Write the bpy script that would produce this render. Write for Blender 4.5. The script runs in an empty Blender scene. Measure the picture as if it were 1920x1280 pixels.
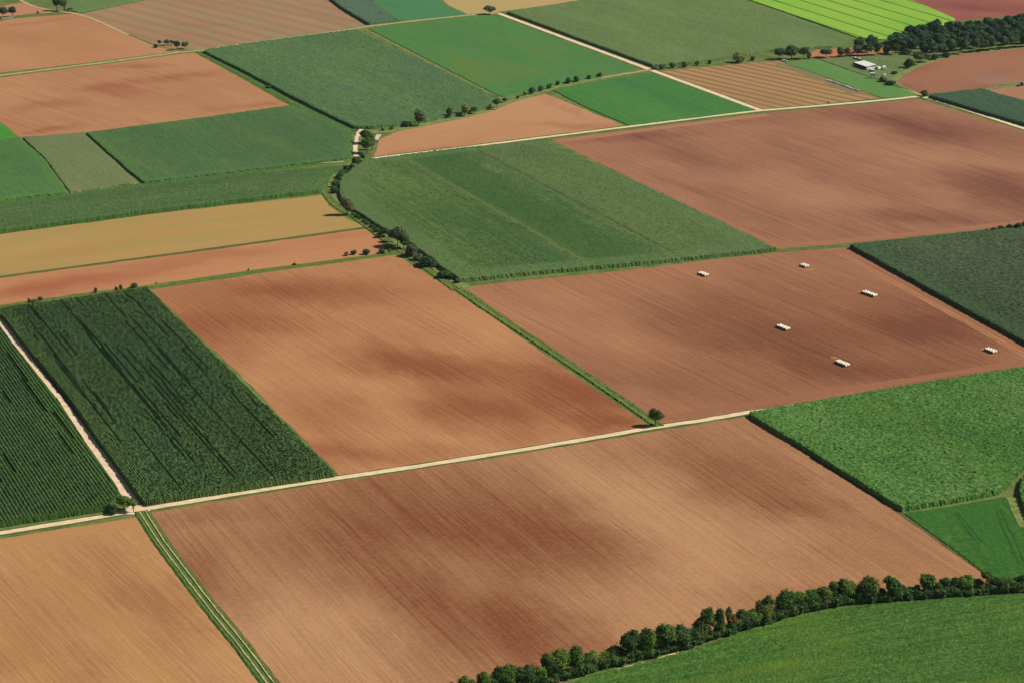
import bpy, math, random
import numpy as np
from mathutils import Vector

R = math.radians
S = bpy.context.scene
COL = S.collection
rng = np.random.default_rng(7)
random.seed(7)

# ------------------------------------------------------------------ camera, light, exposure
H, PITCH, F = 280.0, R(18.1), 4157.0          # flying height (m), tilt below horizon, focal length (px of 1920)
cam = bpy.data.cameras.new("camera")
cam.sensor_width = 36.0
cam.lens = 36.0 * F / 1920.0
cam.clip_start = 5.0
cam.clip_end = 20000.0
cam_ob = bpy.data.objects.new("camera", cam)
COL.objects.link(cam_ob)
cam_ob.location = (0, 0, H)
cam_ob.rotation_euler = (math.pi / 2 - PITCH, 0, 0)
S.camera = cam_ob

SUN_EL, SUN_AZ = R(44.0), R(0.0)              # sun from the right of the picture, slightly from behind the scene
w = bpy.data.worlds.new("World")
S.world = w
w.use_nodes = True
wt = w.node_tree
bg = wt.nodes["Background"]
sky = wt.nodes.new("ShaderNodeTexSky")
sky.sky_type = 'NISHITA'
sky.sun_disc = False
sky.sun_elevation = SUN_EL
sky.sun_rotation = math.pi / 2 - SUN_AZ
wt.links.new(sky.outputs[0], bg.inputs[0])
bg.inputs[1].default_value = 0.05
sun = bpy.data.lights.new("sun", 'SUN')
sun.energy = 5.0
sun.angle = R(0.5)
sun.color = (1.0, 0.93, 0.82)
sun_ob = bpy.data.objects.new("sun", sun)
COL.objects.link(sun_ob)
to_sun = Vector((math.cos(SUN_EL) * math.cos(SUN_AZ), math.cos(SUN_EL) * math.sin(SUN_AZ), math.sin(SUN_EL)))
sun_ob.rotation_euler = to_sun.to_track_quat('Z', 'Y').to_euler()
sun_ob.location = (300, 600, 500)
S.view_settings.view_transform = 'Standard'
S.view_settings.look = 'None'
S.view_settings.gamma = 1.0
S.view_settings.use_curve_mapping = False
S.view_settings.exposure = -0.22

# ------------------------------------------------------------------ helpers
CP, SP = math.cos(PITCH), math.sin(PITCH)


def P(x, y, h=0.0):
    """point of the plane z=h seen at photo pixel (x, y)"""
    u, v = (x - 960.0) / F, (640.0 - y) / F
    dx, dy, dz = u, CP + v * SP, -SP + v * CP
    t = (H - h) / -dz
    return (dx * t, dy * t)


def px_per_m(x, y):
    gx, gy = P(x, y)
    depth = gy * CP + H * SP
    return F / depth


def vert_m(y_base, y_top, x):
    """height of something standing at (x, y_base) whose top shows at y_top"""
    gx, gy = P(x, y_base)
    lo, hi = 0.0, 60.0
    for _ in range(40):
        m = (lo + hi) / 2
        zc = (m - H) * CP + gy * SP
        dc = gy * CP - (m - H) * SP
        if 640 - F * zc / dc > y_top:
            lo = m
        else:
            hi = m
    return lo


def lin(c, k=1.0):
    o = []
    for v in c:
        v = v / 255.0
        o.append((v / 12.92 if v <= 0.04045 else ((v + 0.055) / 1.055) ** 2.4) * k)
    return (o[0], o[1], o[2], 1.0)


KS, KG = 0.95, 1.0       # photo value -> albedo for bare ground, for crops


def tag(o, label=None, cat=None, group=None, kind=None):
    if label: o["label"] = label
    if cat: o["category"] = cat
    if group: o["group"] = group
    if kind: o["kind"] = kind
    return o


def mesh_np(name, V, Q, mat=None, attrs=None):
    """mesh from arrays: V (n,3), Q (m,k) faces of equal size"""
    me = bpy.data.meshes.new(name)
    V = np.ascontiguousarray(V, dtype=np.float32)
    Q = np.ascontiguousarray(Q, dtype=np.int32)
    k = Q.shape[1]
    me.vertices.add(len(V))
    me.vertices.foreach_set("co", V.ravel())
    me.loops.add(Q.size)
    me.loops.foreach_set("vertex_index", Q.ravel())
    me.polygons.add(len(Q))
    me.polygons.foreach_set("loop_start", np.arange(0, Q.size, k, dtype=np.int32))
    for an, (dom, arr) in (attrs or {}).items():
        a = me.attributes.new(an, 'FLOAT', dom)
        a.data.foreach_set("value", np.ascontiguousarray(arr, dtype=np.float32))
    me.polygons.foreach_set("use_smooth", np.zeros(len(Q), dtype=bool))
    me.update(calc_edges=True)
    me.validate()
    if mat: me.materials.append(mat)
    return me


def put(name, me, parent=None, loc=None):
    o = bpy.data.objects.new(name, me)
    COL.objects.link(o)
    if parent: o.parent = parent
    if loc is not None: o.location = loc
    return o


class NT:
    """small node-graph writer"""
    def __init__(s, name, rough=0.95, spec=0.1):
        s.m = bpy.data.materials.new(name)
        s.m.use_nodes = True
        s.t = s.m.node_tree
        s.b = s.t.nodes["Principled BSDF"]
        s.b.inputs["Roughness"].default_value = rough
        s.b.inputs["Specular IOR Level"].default_value = spec

    def n(s, typ, **kw):
        nd = s.t.nodes.new(typ)
        for k, v in kw.items(): setattr(nd, k, v)
        return nd

    def set(s, sock, v):
        if isinstance(v, bpy.types.NodeSocket): s.t.links.new(v, sock)
        else: sock.default_value = v

    def pos(s):
        if not hasattr(s, "_pos"): s._pos = s.n("ShaderNodeNewGeometry").outputs["Position"]
        return s._pos

    def obpos(s):
        return s.n("ShaderNodeTexCoord").outputs["Object"]

    def rot(s, v, ang):
        nd = s.n("ShaderNodeMapping")
        s.set(nd.inputs["Vector"], v)
        nd.inputs["Rotation"].default_value = (0, 0, -ang)
        return nd.outputs[0]

    def mul(s, v, f):
        nd = s.n("ShaderNodeVectorMath", operation='MULTIPLY')
        s.set(nd.inputs[0], v)
        nd.inputs[1].default_value = f
        return nd.outputs[0]

    def noise(s, v, scale=1.0, detail=2.0, rough=0.55, color=False):
        nd = s.n("ShaderNodeTexNoise")
        s.set(nd.inputs["Vector"], v)
        nd.inputs["Scale"].default_value = scale
        nd.inputs["Detail"].default_value = detail
        nd.inputs["Roughness"].default_value = rough
        return nd.outputs["Color" if color else "Fac"]

    def math(s, op, a, b=0.0, c=None, clamp=False):
        nd = s.n("ShaderNodeMath", operation=op, use_clamp=clamp)
        s.set(nd.inputs[0], a)
        s.set(nd.inputs[1], b)
        if c is not None: s.set(nd.inputs[2], c)
        return nd.outputs[0]

    def ramp(s, v, a, b, lo=0.0, hi=1.0, smooth=True):
        nd = s.n("ShaderNodeMapRange", interpolation_type='SMOOTHSTEP' if smooth else 'LINEAR')
        s.set(nd.inputs[0], v)
        for i, q in enumerate((a, b, lo, hi)): nd.inputs[i + 1].default_value = q
        return nd.outputs[0]

    def mix(s, f, a, b, blend='MIX'):
        nd = s.n("ShaderNodeMix", data_type='RGBA', blend_type=blend)
        s.set(nd.inputs["Factor"], f)
        s.set(nd.inputs[6], a)
        s.set(nd.inputs[7], b)
        return nd.outputs[2]

    def attr(s, name):
        return s.n("ShaderNodeAttribute", attribute_name=name).outputs["Fac"]

    def bump(s, h, strength=0.4, dist=0.1):
        nd = s.n("ShaderNodeBump")
        nd.inputs["Strength"].default_value = strength
        nd.inputs["Distance"].default_value = dist
        s.set(nd.inputs["Height"], h)
        s.t.links.new(nd.outputs[0], s.b.inputs["Normal"])

    def done(s, col):
        s.set(s.b.inputs["Base Color"], col)
        return s.m


def gang(a, b):
    """ground direction of the line through two photo pixels"""
    p, q = P(*a), P(*b)
    return math.atan2(q[1] - p[1], q[0] - p[0])


def soil_mat(name, light, dark, row, blots=(), broad=0.5, streak=0.55, fine=0.35, k=KS, tint=None, stripe=None, lf=1.0, line=.11):
    """bare tilled soil: drier and moister soil, furrow streaks, clods"""
    s = NT(name)
    ang = gang(*row)
    p = s.pos()
    q = s.rot(p, ang)
    f = s.math('MULTIPLY', s.math('SUBTRACT', s.noise(s.mul(q, (0.010, 0.017, 1)), 1, 4, .55), 0.5), broad * 1.8)
    if blots:
        wn = s.n("ShaderNodeVectorMath", operation='MULTIPLY_ADD')
        s.set(wn.inputs[0], s.noise(s.mul(q, (0.022, 0.032, 1)), 1, 4, .6, color=True))
        wn.inputs[1].default_value = (46, 46, 0)
        s.set(wn.inputs[2], p)
        wv = wn.outputs[0]
        for (x1, y1, x2, y2, wd, st) in blots:
            a, b = P(x1, y1), P(x2, y2)
            L = math.hypot(b[0] - a[0], b[1] - a[1])
            nd = s.n("ShaderNodeMapping", vector_type='TEXTURE')
            s.set(nd.inputs["Vector"], wv)
            nd.inputs["Location"].default_value = ((a[0] + b[0]) / 2 + 23, (a[1] + b[1]) / 2 + 23, 0)
            nd.inputs["Rotation"].default_value = (0, 0, math.atan2(b[1] - a[1], b[0] - a[0]))
            nd.inputs["Scale"].default_value = (L / 2 + wd, wd, 1e4)
            ln = s.n("ShaderNodeVectorMath", operation='LENGTH')
            s.set(ln.inputs[0], nd.outputs[0])
            st = st * (.62 if st < 0 else 1.0)
            g = s.ramp(ln.outputs["Value"], 0.0, 1.5, st * .80, 0.0)
            f = s.math('ADD', f, g)
    st1 = s.noise(s.mul(q, (0.008, 0.20 * lf, 1)), 1, 2, .6)
    st2 = s.noise(s.mul(q, (0.03, 1.05 * lf, 1)), 1, 2, .65)
    st3 = s.noise(s.mul(q, (0.007, 0.85 * lf, 7)), 1, 1, .5)
    gr = s.noise(p, 0.5, 4, .72)
    f = s.math('MULTIPLY_ADD', s.math('SUBTRACT', st1, 0.5), streak * .26, f)
    f = s.math('MULTIPLY_ADD', s.math('SUBTRACT', st2, 0.5), fine * 1.5, f)
    f = s.math('ADD', f, s.ramp(st3, .56, .68, 0, line))
    f = s.math('SUBTRACT', f, s.ramp(st3, .42, .32, 0, line * .7))
    f = s.math('MULTIPLY_ADD', s.math('SUBTRACT', gr, 0.5), 0.62, f)
    f = s.math('ADD', f, 0.33, clamp=True)
    c = s.mix(f, lin(light, k), lin(dark, k))
    if tint:                                   # weeds / straw tinting parts of the field
        tn = s.noise(s.mul(q, (0.012, 0.07, 1)), 1, 3, .6)
        c = s.mix(s.ramp(tn, 0.42, 0.66, 0, tint[1]), c, lin(tint[0], k))
    if stripe:                                 # crop swaths: (period m, colour, amount)
        sx = s.n("ShaderNodeSeparateXYZ")
        s.set(sx.inputs[0], q)
        yy = s.math('MULTIPLY_ADD', s.noise(s.mul(q, (0.02, 0.1, 1)), 1, 2), 2.0, sx.outputs[1])
        sn = s.math('SINE', s.math('MULTIPLY', yy, 2 * math.pi / stripe[0]))
        c = s.mix(s.ramp(sn, -0.2, 0.7, 0, stripe[2]), c, lin(stripe[1], k))
    s.bump(s.math('ADD', st2, s.math('MULTIPLY', gr, .8)), 0.6, 0.25)
    return s.done(c)


def crop_mat(name, base=None, light=None, dark=None, row=None, clump=1.1, mott=0.5, rowamt=0.4, head=None, patch=None, k=KG, grain=1.5, tram=None, bands=()):
    """green crop: clumpy leaves, streaks along the rows, paler headland"""
    s = NT(name, rough=0.8, spec=0.12)
    ang = gang(*row)
    p = s.pos()
    q = s.rot(p, ang)
    cl = s.noise(p, clump, 2, .6)
    md = s.noise(s.mul(q, (0.10, 0.34, 0.3)), 1, 3, .65)
    br = s.noise(s.mul(q, (0.006, 0.02, 0.02)), 1, 3, .55)
    rw = s.noise(s.mul(q, (0.012, 0.55, 0.0)), 1, 2, .6)
    f = s.math('MULTIPLY', s.math('SUBTRACT', cl, 0.5), grain)
    f = s.math('MULTIPLY_ADD', s.math('SUBTRACT', md, 0.5), mott * 2.0, f)
    f = s.math('MULTIPLY_ADD', s.math('SUBTRACT', br, 0.5), 1.2, f)
    f = s.math('MULTIPLY_ADD', s.math('SUBTRACT', rw, 0.5), rowamt * 2.0, f)
    c = s.mix(s.math('MULTIPLY', f, 1.3, clamp=True), lin(base, k), lin(light, k))
    c = s.mix(s.math('MULTIPLY', f, -1.3, clamp=True), c, lin(dark, k))
    if patch:
        pn = s.noise(s.mul(q, (0.008, 0.035, 0.02)), 1, 3, .6)
        c = s.mix(s.ramp(pn, 0.48, 0.68, 0, patch[1]), c, lin(patch[0], k))
    for (e1, e2, bc, ba) in bands:              # wide strips along the rows: two edge pixels, colour, amount
        sx = s.n("ShaderNodeSeparateXYZ")
        s.set(sx.inputs[0], q)
        vv = sorted(-P(*e)[0] * math.sin(ang) + P(*e)[1] * math.cos(ang) for e in (e1, e2))
        wb = s.math('MULTIPLY_ADD', md, 5.0, sx.outputs[1])
        half = (vv[1] - vv[0]) / 2
        d = s.math('ABSOLUTE', s.math('SUBTRACT', wb, (vv[0] + vv[1]) / 2 + 2.5))
        am = s.math('MULTIPLY', s.ramp(d, half * .82, half * 1.12, ba, 0), s.ramp(cl, .25, .75, .6, 1.25))
        c = s.mix(am, c, lin(bc, k))
    if tram:                                    # tramlines: period, width, colour, amount
        sx = s.n("ShaderNodeSeparateXYZ")
        s.set(sx.inputs[0], q)
        fr = s.math('FRACT', s.math('DIVIDE', sx.outputs[1], tram[0]))
        d = s.math('ABSOLUTE', s.math('SUBTRACT', fr, 0.5))
        c = s.mix(s.ramp(d, tram[1] / tram[0] * .5, tram[1] / tram[0], tram[3], 0), c, lin(tram[2], k))
    if head:
        c = s.mix(s.math('MULTIPLY', s.attr("headland"), head[1]), c, lin(head[0], k))
    s.bump(cl, 0.5, 0.35)
    return s.done(c)


def plain_mat(name, c1, c2, scale=0.3, rough=0.9, k=1.0, bump=0.0, metal=0.0, spec=0.2, ob=False):
    s = NT(name, rough=rough, spec=spec)
    nz = s.noise(s.obpos() if ob else s.pos(), scale, 4, .6)
    s.b.inputs["Metallic"].default_value = metal
    if bump: s.bump(nz, bump, 0.1)
    return s.done(s.mix(s.ramp(nz, 0.35, 0.65), lin(c1, k), lin(c2, k)))


def densify(pts, step, closed, jit=0.0):
    out = []
    n = len(pts)
    for i in range(n if closed else n - 1):
        a, b = np.array(pts[i]), np.array(pts[(i + 1) % n])
        L = np.hypot(*(b - a))
        m = max(1, int(L / step))
        nrm = np.array((-(b - a)[1], (b - a)[0])) / max(L, 1e-6)
        for j in range(m):
            q = a + (b - a) * j / m
            if jit and j: q = q + nrm * random.uniform(-jit, jit)
            out.append(tuple(q))
    if not closed: out.append(tuple(pts[-1]))
    return out


def sheet(name, px, z, mat, label=None, cat=None, kind='structure', jit=0.45, world=None):
    """flat piece of ground with an outline given in photo pixels"""
    pts = world or [P(*p) for p in px]
    pts = densify(pts, 7.0, True, jit)
    area = sum(pts[i][0] * pts[(i + 1) % len(pts)][1] - pts[(i + 1) % len(pts)][0] * pts[i][1] for i in range(len(pts)))
    if area < 0: pts = pts[::-1]
    me = bpy.data.meshes.new(name)
    me.from_pydata([(a, b, z) for a, b in pts], [], [tuple(range(len(pts)))])
    me.materials.append(mat)
    return tag(put(name, me), label, cat, kind=kind)


def smooth_line(px, it=2):
    pts = [np.array(p, float) for p in px]
    for _ in range(it):
        q = [pts[0]]
        for a, b in zip(pts[:-1], pts[1:]): q += [a * .75 + b * .25, a * .25 + b * .75]
        q.append(pts[-1])
        pts = q
    return [tuple(p) for p in pts]


def ribbon(name, px, width, z, mat, label=None, cat=None, kind='structure', jit=0.12, off=0.0, step=4.0, prof=None, smooth=False, wob=0.0):
    """strip of road, verge or track along a line of photo pixels; prof = heights across for tall grass"""
    line = densify([P(*p) for p in (smooth_line(px) if smooth else px)], step, False)
    L = np.array(line)
    T = np.gradient(L, axis=0)
    T /= np.linalg.norm(T, axis=1)[:, None]
    N = np.stack([-T[:, 1], T[:, 0]], 1)
    prof = prof or [0.0, 0.0]
    k = len(prof)
    V = []
    ww = np.cumsum(rng.normal(0, 1, len(L)))
    ww = (ww - np.linspace(ww[0], ww[-1], len(L))) * wob
    for i in range(len(L)):
        for j in range(k):
            t = off + (j / (k - 1) - .5) * width + rng.uniform(-jit, jit) + ww[i]
            h = prof[j] * rng.uniform(.6, 1.2)
            V.append((L[i, 0] + N[i, 0] * t, L[i, 1] + N[i, 1] * t, z + h))
    Q = [(i * k + j, (i + 1) * k + j, (i + 1) * k + j + 1, i * k + j + 1)[::-1] for i in range(len(L) - 1) for j in range(k - 1)]
    me = mesh_np(name, V, Q, mat)
    return tag(put(name, me), label, cat, kind=kind)


def inside(poly, X, Y):
    m = np.zeros(X.shape, bool)
    n = len(poly)
    for i in range(n):
        x1, y1 = poly[i]
        x2, y2 = poly[(i + 1) % n]
        if y1 == y2: continue
        c = ((Y < y1) != (Y < y2)) & (X < (x2 - x1) * (Y - y1) / (y2 - y1) + x1)
        m ^= c
    return m


def nearest(poly, X, Y):
    d = np.full(X.shape, 1e18)
    cx, cy = X.copy(), Y.copy()
    n = len(poly)
    for i in range(n):
        a, b = np.array(poly[i]), np.array(poly[(i + 1) % n])
        ab = b - a
        t = np.clip(((X - a[0]) * ab[0] + (Y - a[1]) * ab[1]) / max(ab @ ab, 1e-9), 0, 1)
        px_, py_ = a[0] + t * ab[0], a[1] + t * ab[1]
        dd = (X - px_) ** 2 + (Y - py_) ** 2
        k_ = dd < d
        d[k_], cx[k_], cy[k_] = dd[k_], px_[k_], py_[k_]
    return cx, cy, np.sqrt(d)


def edge_dist(poly, X, Y, edges=None):
    d = np.full(X.shape, 1e9, np.float32)
    n = len(poly)
    for i in range(n):
        if edges is not None and i not in edges: continue
        a, b = np.array(poly[i]), np.array(poly[(i + 1) % n])
        ab = b - a
        t = np.clip(((X - a[0]) * ab[0] + (Y - a[1]) * ab[1]) / (ab @ ab), 0, 1)
        d = np.minimum(d, np.hypot(X - a[0] - t * ab[0], Y - a[1] - t * ab[1]))
    return d


NV = [0]


def crop(name, px, h, mat, label, cat, row, du=1.0, dv=0.75, jit=0.14, ridge=0.0, gaps=0, gaplen=(8, 60), gapdepth=.9, headw=0.0, wave=0.03, z0=0.0, wob=0.22, pit=.09, rag=1.0):
    """standing crop: the canopy as a rough surface of plant tops in rows, falling to the ground at the field edge"""
    poly = [P(p[0], p[1], h if len(p) > 2 else 0.0) for p in px]
    if wob: poly = densify(poly, 9.0, True, wob)
    A = np.array(poly)
    ang = gang(*row)
    ca, sa = math.cos(ang), math.sin(ang)
    U, W = A[:, 0] * ca + A[:, 1] * sa, -A[:, 0] * sa + A[:, 1] * ca
    us = np.arange(U.min() - 2 * du, U.max() + 2 * du, du)
    ws = np.arange(W.min() - 2 * dv, W.max() + 2 * dv, dv)
    UU, WW = np.meshgrid(us, ws, indexing='ij')
    jv = rng.uniform(-.3, .3, UU.shape) * du
    X, Y = (UU + jv) * ca - WW * sa, (UU + jv) * sa + WW * ca
    m = inside(poly, X, Y)
    Z = np.ones(UU.shape, np.float32)
    if ridge: Z[:, 1::2] -= ridge
    Z += rng.uniform(-jit, jit, Z.shape) * .42
    Z -= pit * rng.random(Z.shape) ** 5
    # slow swell of the canopy
    nu, nw = len(us), len(ws)
    cu, cw = max(3, int(nu * du / 9) + 2), max(3, int(nw * dv / 5) + 2)
    cz = rng.normal(0, 1, (cu, cw))
    iu, iw = np.linspace(0, cu - 1.001, nu), np.linspace(0, cw - 1.001, nw)
    fu, fw = (iu % 1)[:, None], (iw % 1)[None, :]
    iu, iw = iu.astype(int), iw.astype(int)
    Z += wave * ((cz[iu][:, iw] * (1 - fu) + cz[iu + 1][:, iw] * fu) * (1 - fw) + (cz[iu][:, iw + 1] * (1 - fu) + cz[iu + 1][:, iw + 1] * fu) * fw)
    nrow = len(ws)
    for _ in range(gaps):
        j = rng.integers(2, nrow - 2)
        if ridge: j |= 1
        L = int(rng.uniform(*gaplen) / du)
        i = rng.integers(0, max(1, len(us) - L))
        Z[i:i + L, j] = 1 - gapdepth
    Z = np.where(m, np.maximum(Z, .05) * h, 0.0)
    cell = m[:-1, :-1] | m[1:, :-1] | m[:-1, 1:] | m[1:, 1:]
    idx = np.full(UU.shape, -1, np.int64)
    use = np.zeros(UU.shape, bool)
    use[:-1, :-1] |= cell; use[1:, :-1] |= cell; use[:-1, 1:] |= cell; use[1:, 1:] |= cell
    idx[use] = np.arange(use.sum())
    rim_o = use & ~m
    nb = np.zeros(m.shape, bool)
    nb[1:] |= ~m[:-1]; nb[:-1] |= ~m[1:]; nb[:, 1:] |= ~m[:, :-1]; nb[:, :-1] |= ~m[:, 1:]
    nb[1:, 1:] |= ~m[:-1, :-1]; nb[:-1, :-1] |= ~m[1:, 1:]; nb[1:, :-1] |= ~m[:-1, 1:]; nb[:-1, 1:] |= ~m[1:, :-1]
    rim_i = m & nb
    cx, cy, dd = nearest(poly, X[rim_o], Y[rim_o])
    X[rim_o], Y[rim_o] = cx + rng.uniform(-.22, .22, dd.shape), cy + rng.uniform(-.22, .22, dd.shape)
    cx, cy, dd = nearest(poly, X[rim_i], Y[rim_i])
    Z[rim_i] = h * rng.uniform(1.03 - .29 * rag, 1.03, dd.shape)
    ins = np.minimum(dd, rng.uniform(.06, .06 + .54 * rag, dd.shape)) / np.maximum(dd, 1e-6)
    X[rim_i], Y[rim_i] = cx + (X[rim_i] - cx) * ins, cy + (Y[rim_i] - cy) * ins
    i, j = np.nonzero(cell)
    Q = np.stack([idx[i, j], idx[i + 1, j], idx[i + 1, j + 1], idx[i, j + 1]], 1)
    V = np.stack([X[use], Y[use], Z[use] + z0], 1)
    at = {}
    if headw:
        d = edge_dist(poly[::2] if len(poly) > 60 else poly, X[use], Y[use])
        at["headland"] = ('POINT', np.clip((headw - d) / (headw * .25), 0, 1))
    NV[0] += len(V)
    me = mesh_np(name, V, Q, mat, at)
    return tag(put(name, me), label, cat, kind='stuff')


# ------------------------------------------------------------------ ground
g = NT("rough_grass")
n1 = g.noise(g.pos(), 0.09, 4, .6)
n2 = g.noise(g.pos(), 0.7, 3, .6)
gc = g.mix(g.ramp(n1, .35, .65), lin((112, 128, 66), KG), lin((74, 102, 48), KG))
gc = g.mix(g.ramp(n2, .4, .7, 0, .6), gc, lin((132, 132, 78), KG))
g.bump(n2, .4, .3)
M_GRASS = g.done(gc)
me = bpy.data.meshes.new("ground")
me.from_pydata([(-5000, -1500, 0), (5000, -1500, 0), (5000, 9000, 0), (-5000, 9000, 0)], [], [(0, 1, 2, 3)])
me.materials.append(M_GRASS)
tag(put("ground", me), kind='structure')

A1 = ((865, 548), (1220, 790))        # row directions
A0 = ((0, 603), (262, 950))
A3 = ((1405, 785), (1690, 960))
AF2 = ((275, 535), (628, 892))
AS5 = ((1035, 264), (1460, 468))
AC2 = ((1590, 460), (1920, 640))
A6 = ((940, 28), (1425, 208))
B1 = ((260, 955), (1400, 772))
BY = ((0, 520), (680, 427))
AS7 = ((380, 97), (660, 243))
A9 = ((150, 25), (340, 95))

Z1, Z2, Z3 = 0.03, 0.06, 0.09
# ------------------------------------------------------------------ bare fields
sheet("ploughed_field", [(272, 962), (630, 902), (960, 853), (1230, 808), (1402, 780), (1690, 962), (1852, 1080), (1900, 1125), (1480, 1148), (1130, 1246), (930, 1330), (545, 1330), (400, 1130)], Z1,
      soil_mat("soil_big", (194, 147, 106), (130, 76, 46), ((700, 960), (1000, 1240)),
               [(450, 1010, 710, 1050, 34, .5), (750, 925, 1010, 995, 36, .62), (950, 1030, 1050, 1150, 26, .25), (805, 1130, 865, 1200, 28, .62),
                (1250, 850, 1400, 905, 26, .6), (340, 1080, 410, 1120, 16, .55), (1060, 960, 1200, 1110, 16, .3), (1000, 1160, 1080, 1250, 20, .45),
                (1490, 950, 1550, 975, 14, .35), (660, 1000, 800, 1130, 14, .3), (1230, 930, 1350, 1080, 36, -.55), (560, 1110, 740, 1230, 40, -.5), (760, 1035, 890, 1075, 18, -.5), (350, 975, 450, 992, 14, -.35), (1120, 1120, 1240, 1180, 18, -.3),
                (1620, 900, 1720, 960, 14, .3), (1400, 1120, 1560, 1130, 14, .3), (300, 985, 460, 965, 9, .3)], line=.12, broad=.42))
sheet("ploughed_field", [(281, 544), (500, 511), (744, 478), (860, 552), (1210, 793), (1224, 802), (960, 842), (636, 891), (450, 702)], Z1,
      soil_mat("soil_middle", (200, 148, 102), (146, 86, 54), ((420, 560), (900, 870)),
               [(390, 545, 700, 552, 22, .6), (330, 585, 400, 660, 22, .5), (690, 670, 850, 700, 20, .7), (590, 740, 640, 790, 18, .4), (850, 750, 930, 790, 20, .7),
                (1010, 700, 1120, 775, 22, .85), (610, 850, 800, 852, 14, .55), (450, 590, 560, 620, 18, .45), (740, 640, 900, 700, 16, .3), (560, 660, 760, 760, 30, -.3),
                (900, 600, 960, 640, 14, -.25), (1090, 800, 1200, 795, 9, .35)], line=.11, broad=.40))
sheet("ploughed_field", [(868, 538), (1100, 515), (1455, 474), (1592, 464), (1920, 640), (2080, 722), (2060, 678), (1930, 692), (1402, 770), (1236, 797), (1220, 784)], Z1,
      soil_mat("soil_bales", (184, 131, 94), (124, 76, 54), ((900, 550), (1330, 770)),
               [(1290, 590, 1490, 690, 34, .6), (1120, 690, 1330, 740, 24, .35), (1640, 640, 1900, 610, 40, .6), (1400, 540, 1560, 600, 34, .45), (1660, 560, 1800, 640, 24, .4),
                (880, 540, 1010, 620, 24, -.2), (1120, 740, 1300, 770, 14, -.25), (1500, 700, 1800, 690, 18, .3), (1000, 560, 1200, 680, 24, -.25)], lf=.7, line=.13, broad=.5))
sheet("ploughed_field", [(-120, 1030), (0, 1010), (205, 977), (262, 968), (392, 1130), (530, 1330), (-160, 1330)], Z1,
      soil_mat("soil_lower_left", (204, 155, 106), (164, 114, 74), ((110, 1005), (400, 1280)),
               [(100, 1010, 330, 1250, 20, .4), (0, 1090, 60, 1260, 18, .5), (210, 1040, 380, 1240, 10, .35), (20, 1230, 160, 1270, 16, .35)], broad=.4, streak=.7, fine=.75, tint=((196, 150, 88), .3)))
sheet("ploughed_field", [(1036, 262), (1250, 235), (1428, 213), (1722, 186), (1925, 247), (2080, 294), (2080, 400), (1925, 421), (1840, 433), (1592, 459), (1464, 466), (1250, 368)], Z1,
      soil_mat("soil_upper_right", (178, 128, 96), (112, 66, 54), ((1100, 262), (1560, 440)),
               [(1240, 285, 1350, 315, 18, .32), (1620, 212, 1800, 255, 26, .62), (1835, 335, 1930, 395, 26, .7), (1640, 395, 1800, 415, 16, .45), (1060, 266, 1300, 252, 10, .25), (1410, 330, 1520, 365, 28, -.5), (1540, 240, 1620, 258, 18, -.4), (1710, 285, 1900, 315, 28, -.45), (1180, 330, 1300, 390, 18, -.25), (1340, 225, 1450, 232, 12, .2)], lf=.42, line=.12, broad=.5))
sheet("ploughed_field", [(-80, 157), (0, 146), (345, 101), (376, 99), (470, 146), (543, 193), (548, 198), (400, 219), (155, 249), (37, 258), (0, 228), (-60, 190)], Z1,
      soil_mat("soil_upper_left", (194, 144, 102), (160, 102, 70), ((100, 140), (420, 240)),
               [(200, 128, 300, 122, 10, .6), (150, 165, 290, 152, 14, .4), (310, 150, 410, 135, 14, .55), (60, 205, 130, 190, 14, .55), (215, 165, 240, 172, 18, .6), (40, 250, 150, 240, 9, .6), (420, 205, 545, 192, 8, .5)], lf=.45, line=.16, broad=.5))
sheet("ploughed_field", [(-80, 52), (0, 40), (30, 35), (140, 26), (150, 28), (210, 55), (300, 90), (340, 96), (180, 116), (0, 137), (-80, 148)], Z1,
      soil_mat("soil_far_left", (194, 144, 100), (168, 112, 76), ((60, 40), (260, 110)), [(0, 50, 120, 34, 8, .5)], broad=.6, streak=.8))
sheet("ploughed_field", [(150, 27), (270, 2), (330, -12), (600, -12), (640, 20), (684, 48), (655, 54), (480, 77), (378, 94), (342, 94), (302, 88), (212, 53)], Z1,
      soil_mat("soil_striped", (178, 140, 104), (152, 112, 88), ((270, 10), (520, 74)), [(320, 45, 420, 50, 12, .5), (560, 20, 660, 48, 10, .45)], broad=.6, streak=.9,
               tint=((148, 144, 98), .6), stripe=(17.0, (150, 120, 88), .5)))
sheet("ploughed_field", [(-80, 20), (0, 12), (40, 6), (102, 24), (60, 27), (0, 34), (-80, 44)], Z1, soil_mat("soil_corner", (196, 138, 104), (178, 116, 88), A9, broad=.4))
sheet("ploughed_field", [(700, 296), (712, 262), (760, 240), (930, 200), (1022, 176), (1100, 207), (1172, 237), (1020, 256), (840, 277)], Z1,
      soil_mat("soil_pale_strip", (200, 152, 110), (174, 116, 80), ((720, 280), (1000, 200)), [(720, 291, 900, 262, 7, .5), (1020, 236, 1160, 236, 7, .7), (1000, 180, 1110, 222, 6, .4)], broad=.35, streak=.4))
sheet("ploughed_field", [(-60, 530), (0, 522), (420, 466), (690, 429), (712, 444), (722, 468), (738, 473), (500, 503), (258, 538), (0, 574), (-60, 582)], Z1,
      soil_mat("soil_red_strip", (200, 148, 102), (170, 104, 72), ((0, 545), (700, 450)), [(60, 545, 270, 505, 14, .75), (0, 555, 120, 545, 10, .4), (300, 492, 520, 470, 10, .5), (560, 455, 680, 440, 8, .3)], broad=.35, streak=.5))
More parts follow.
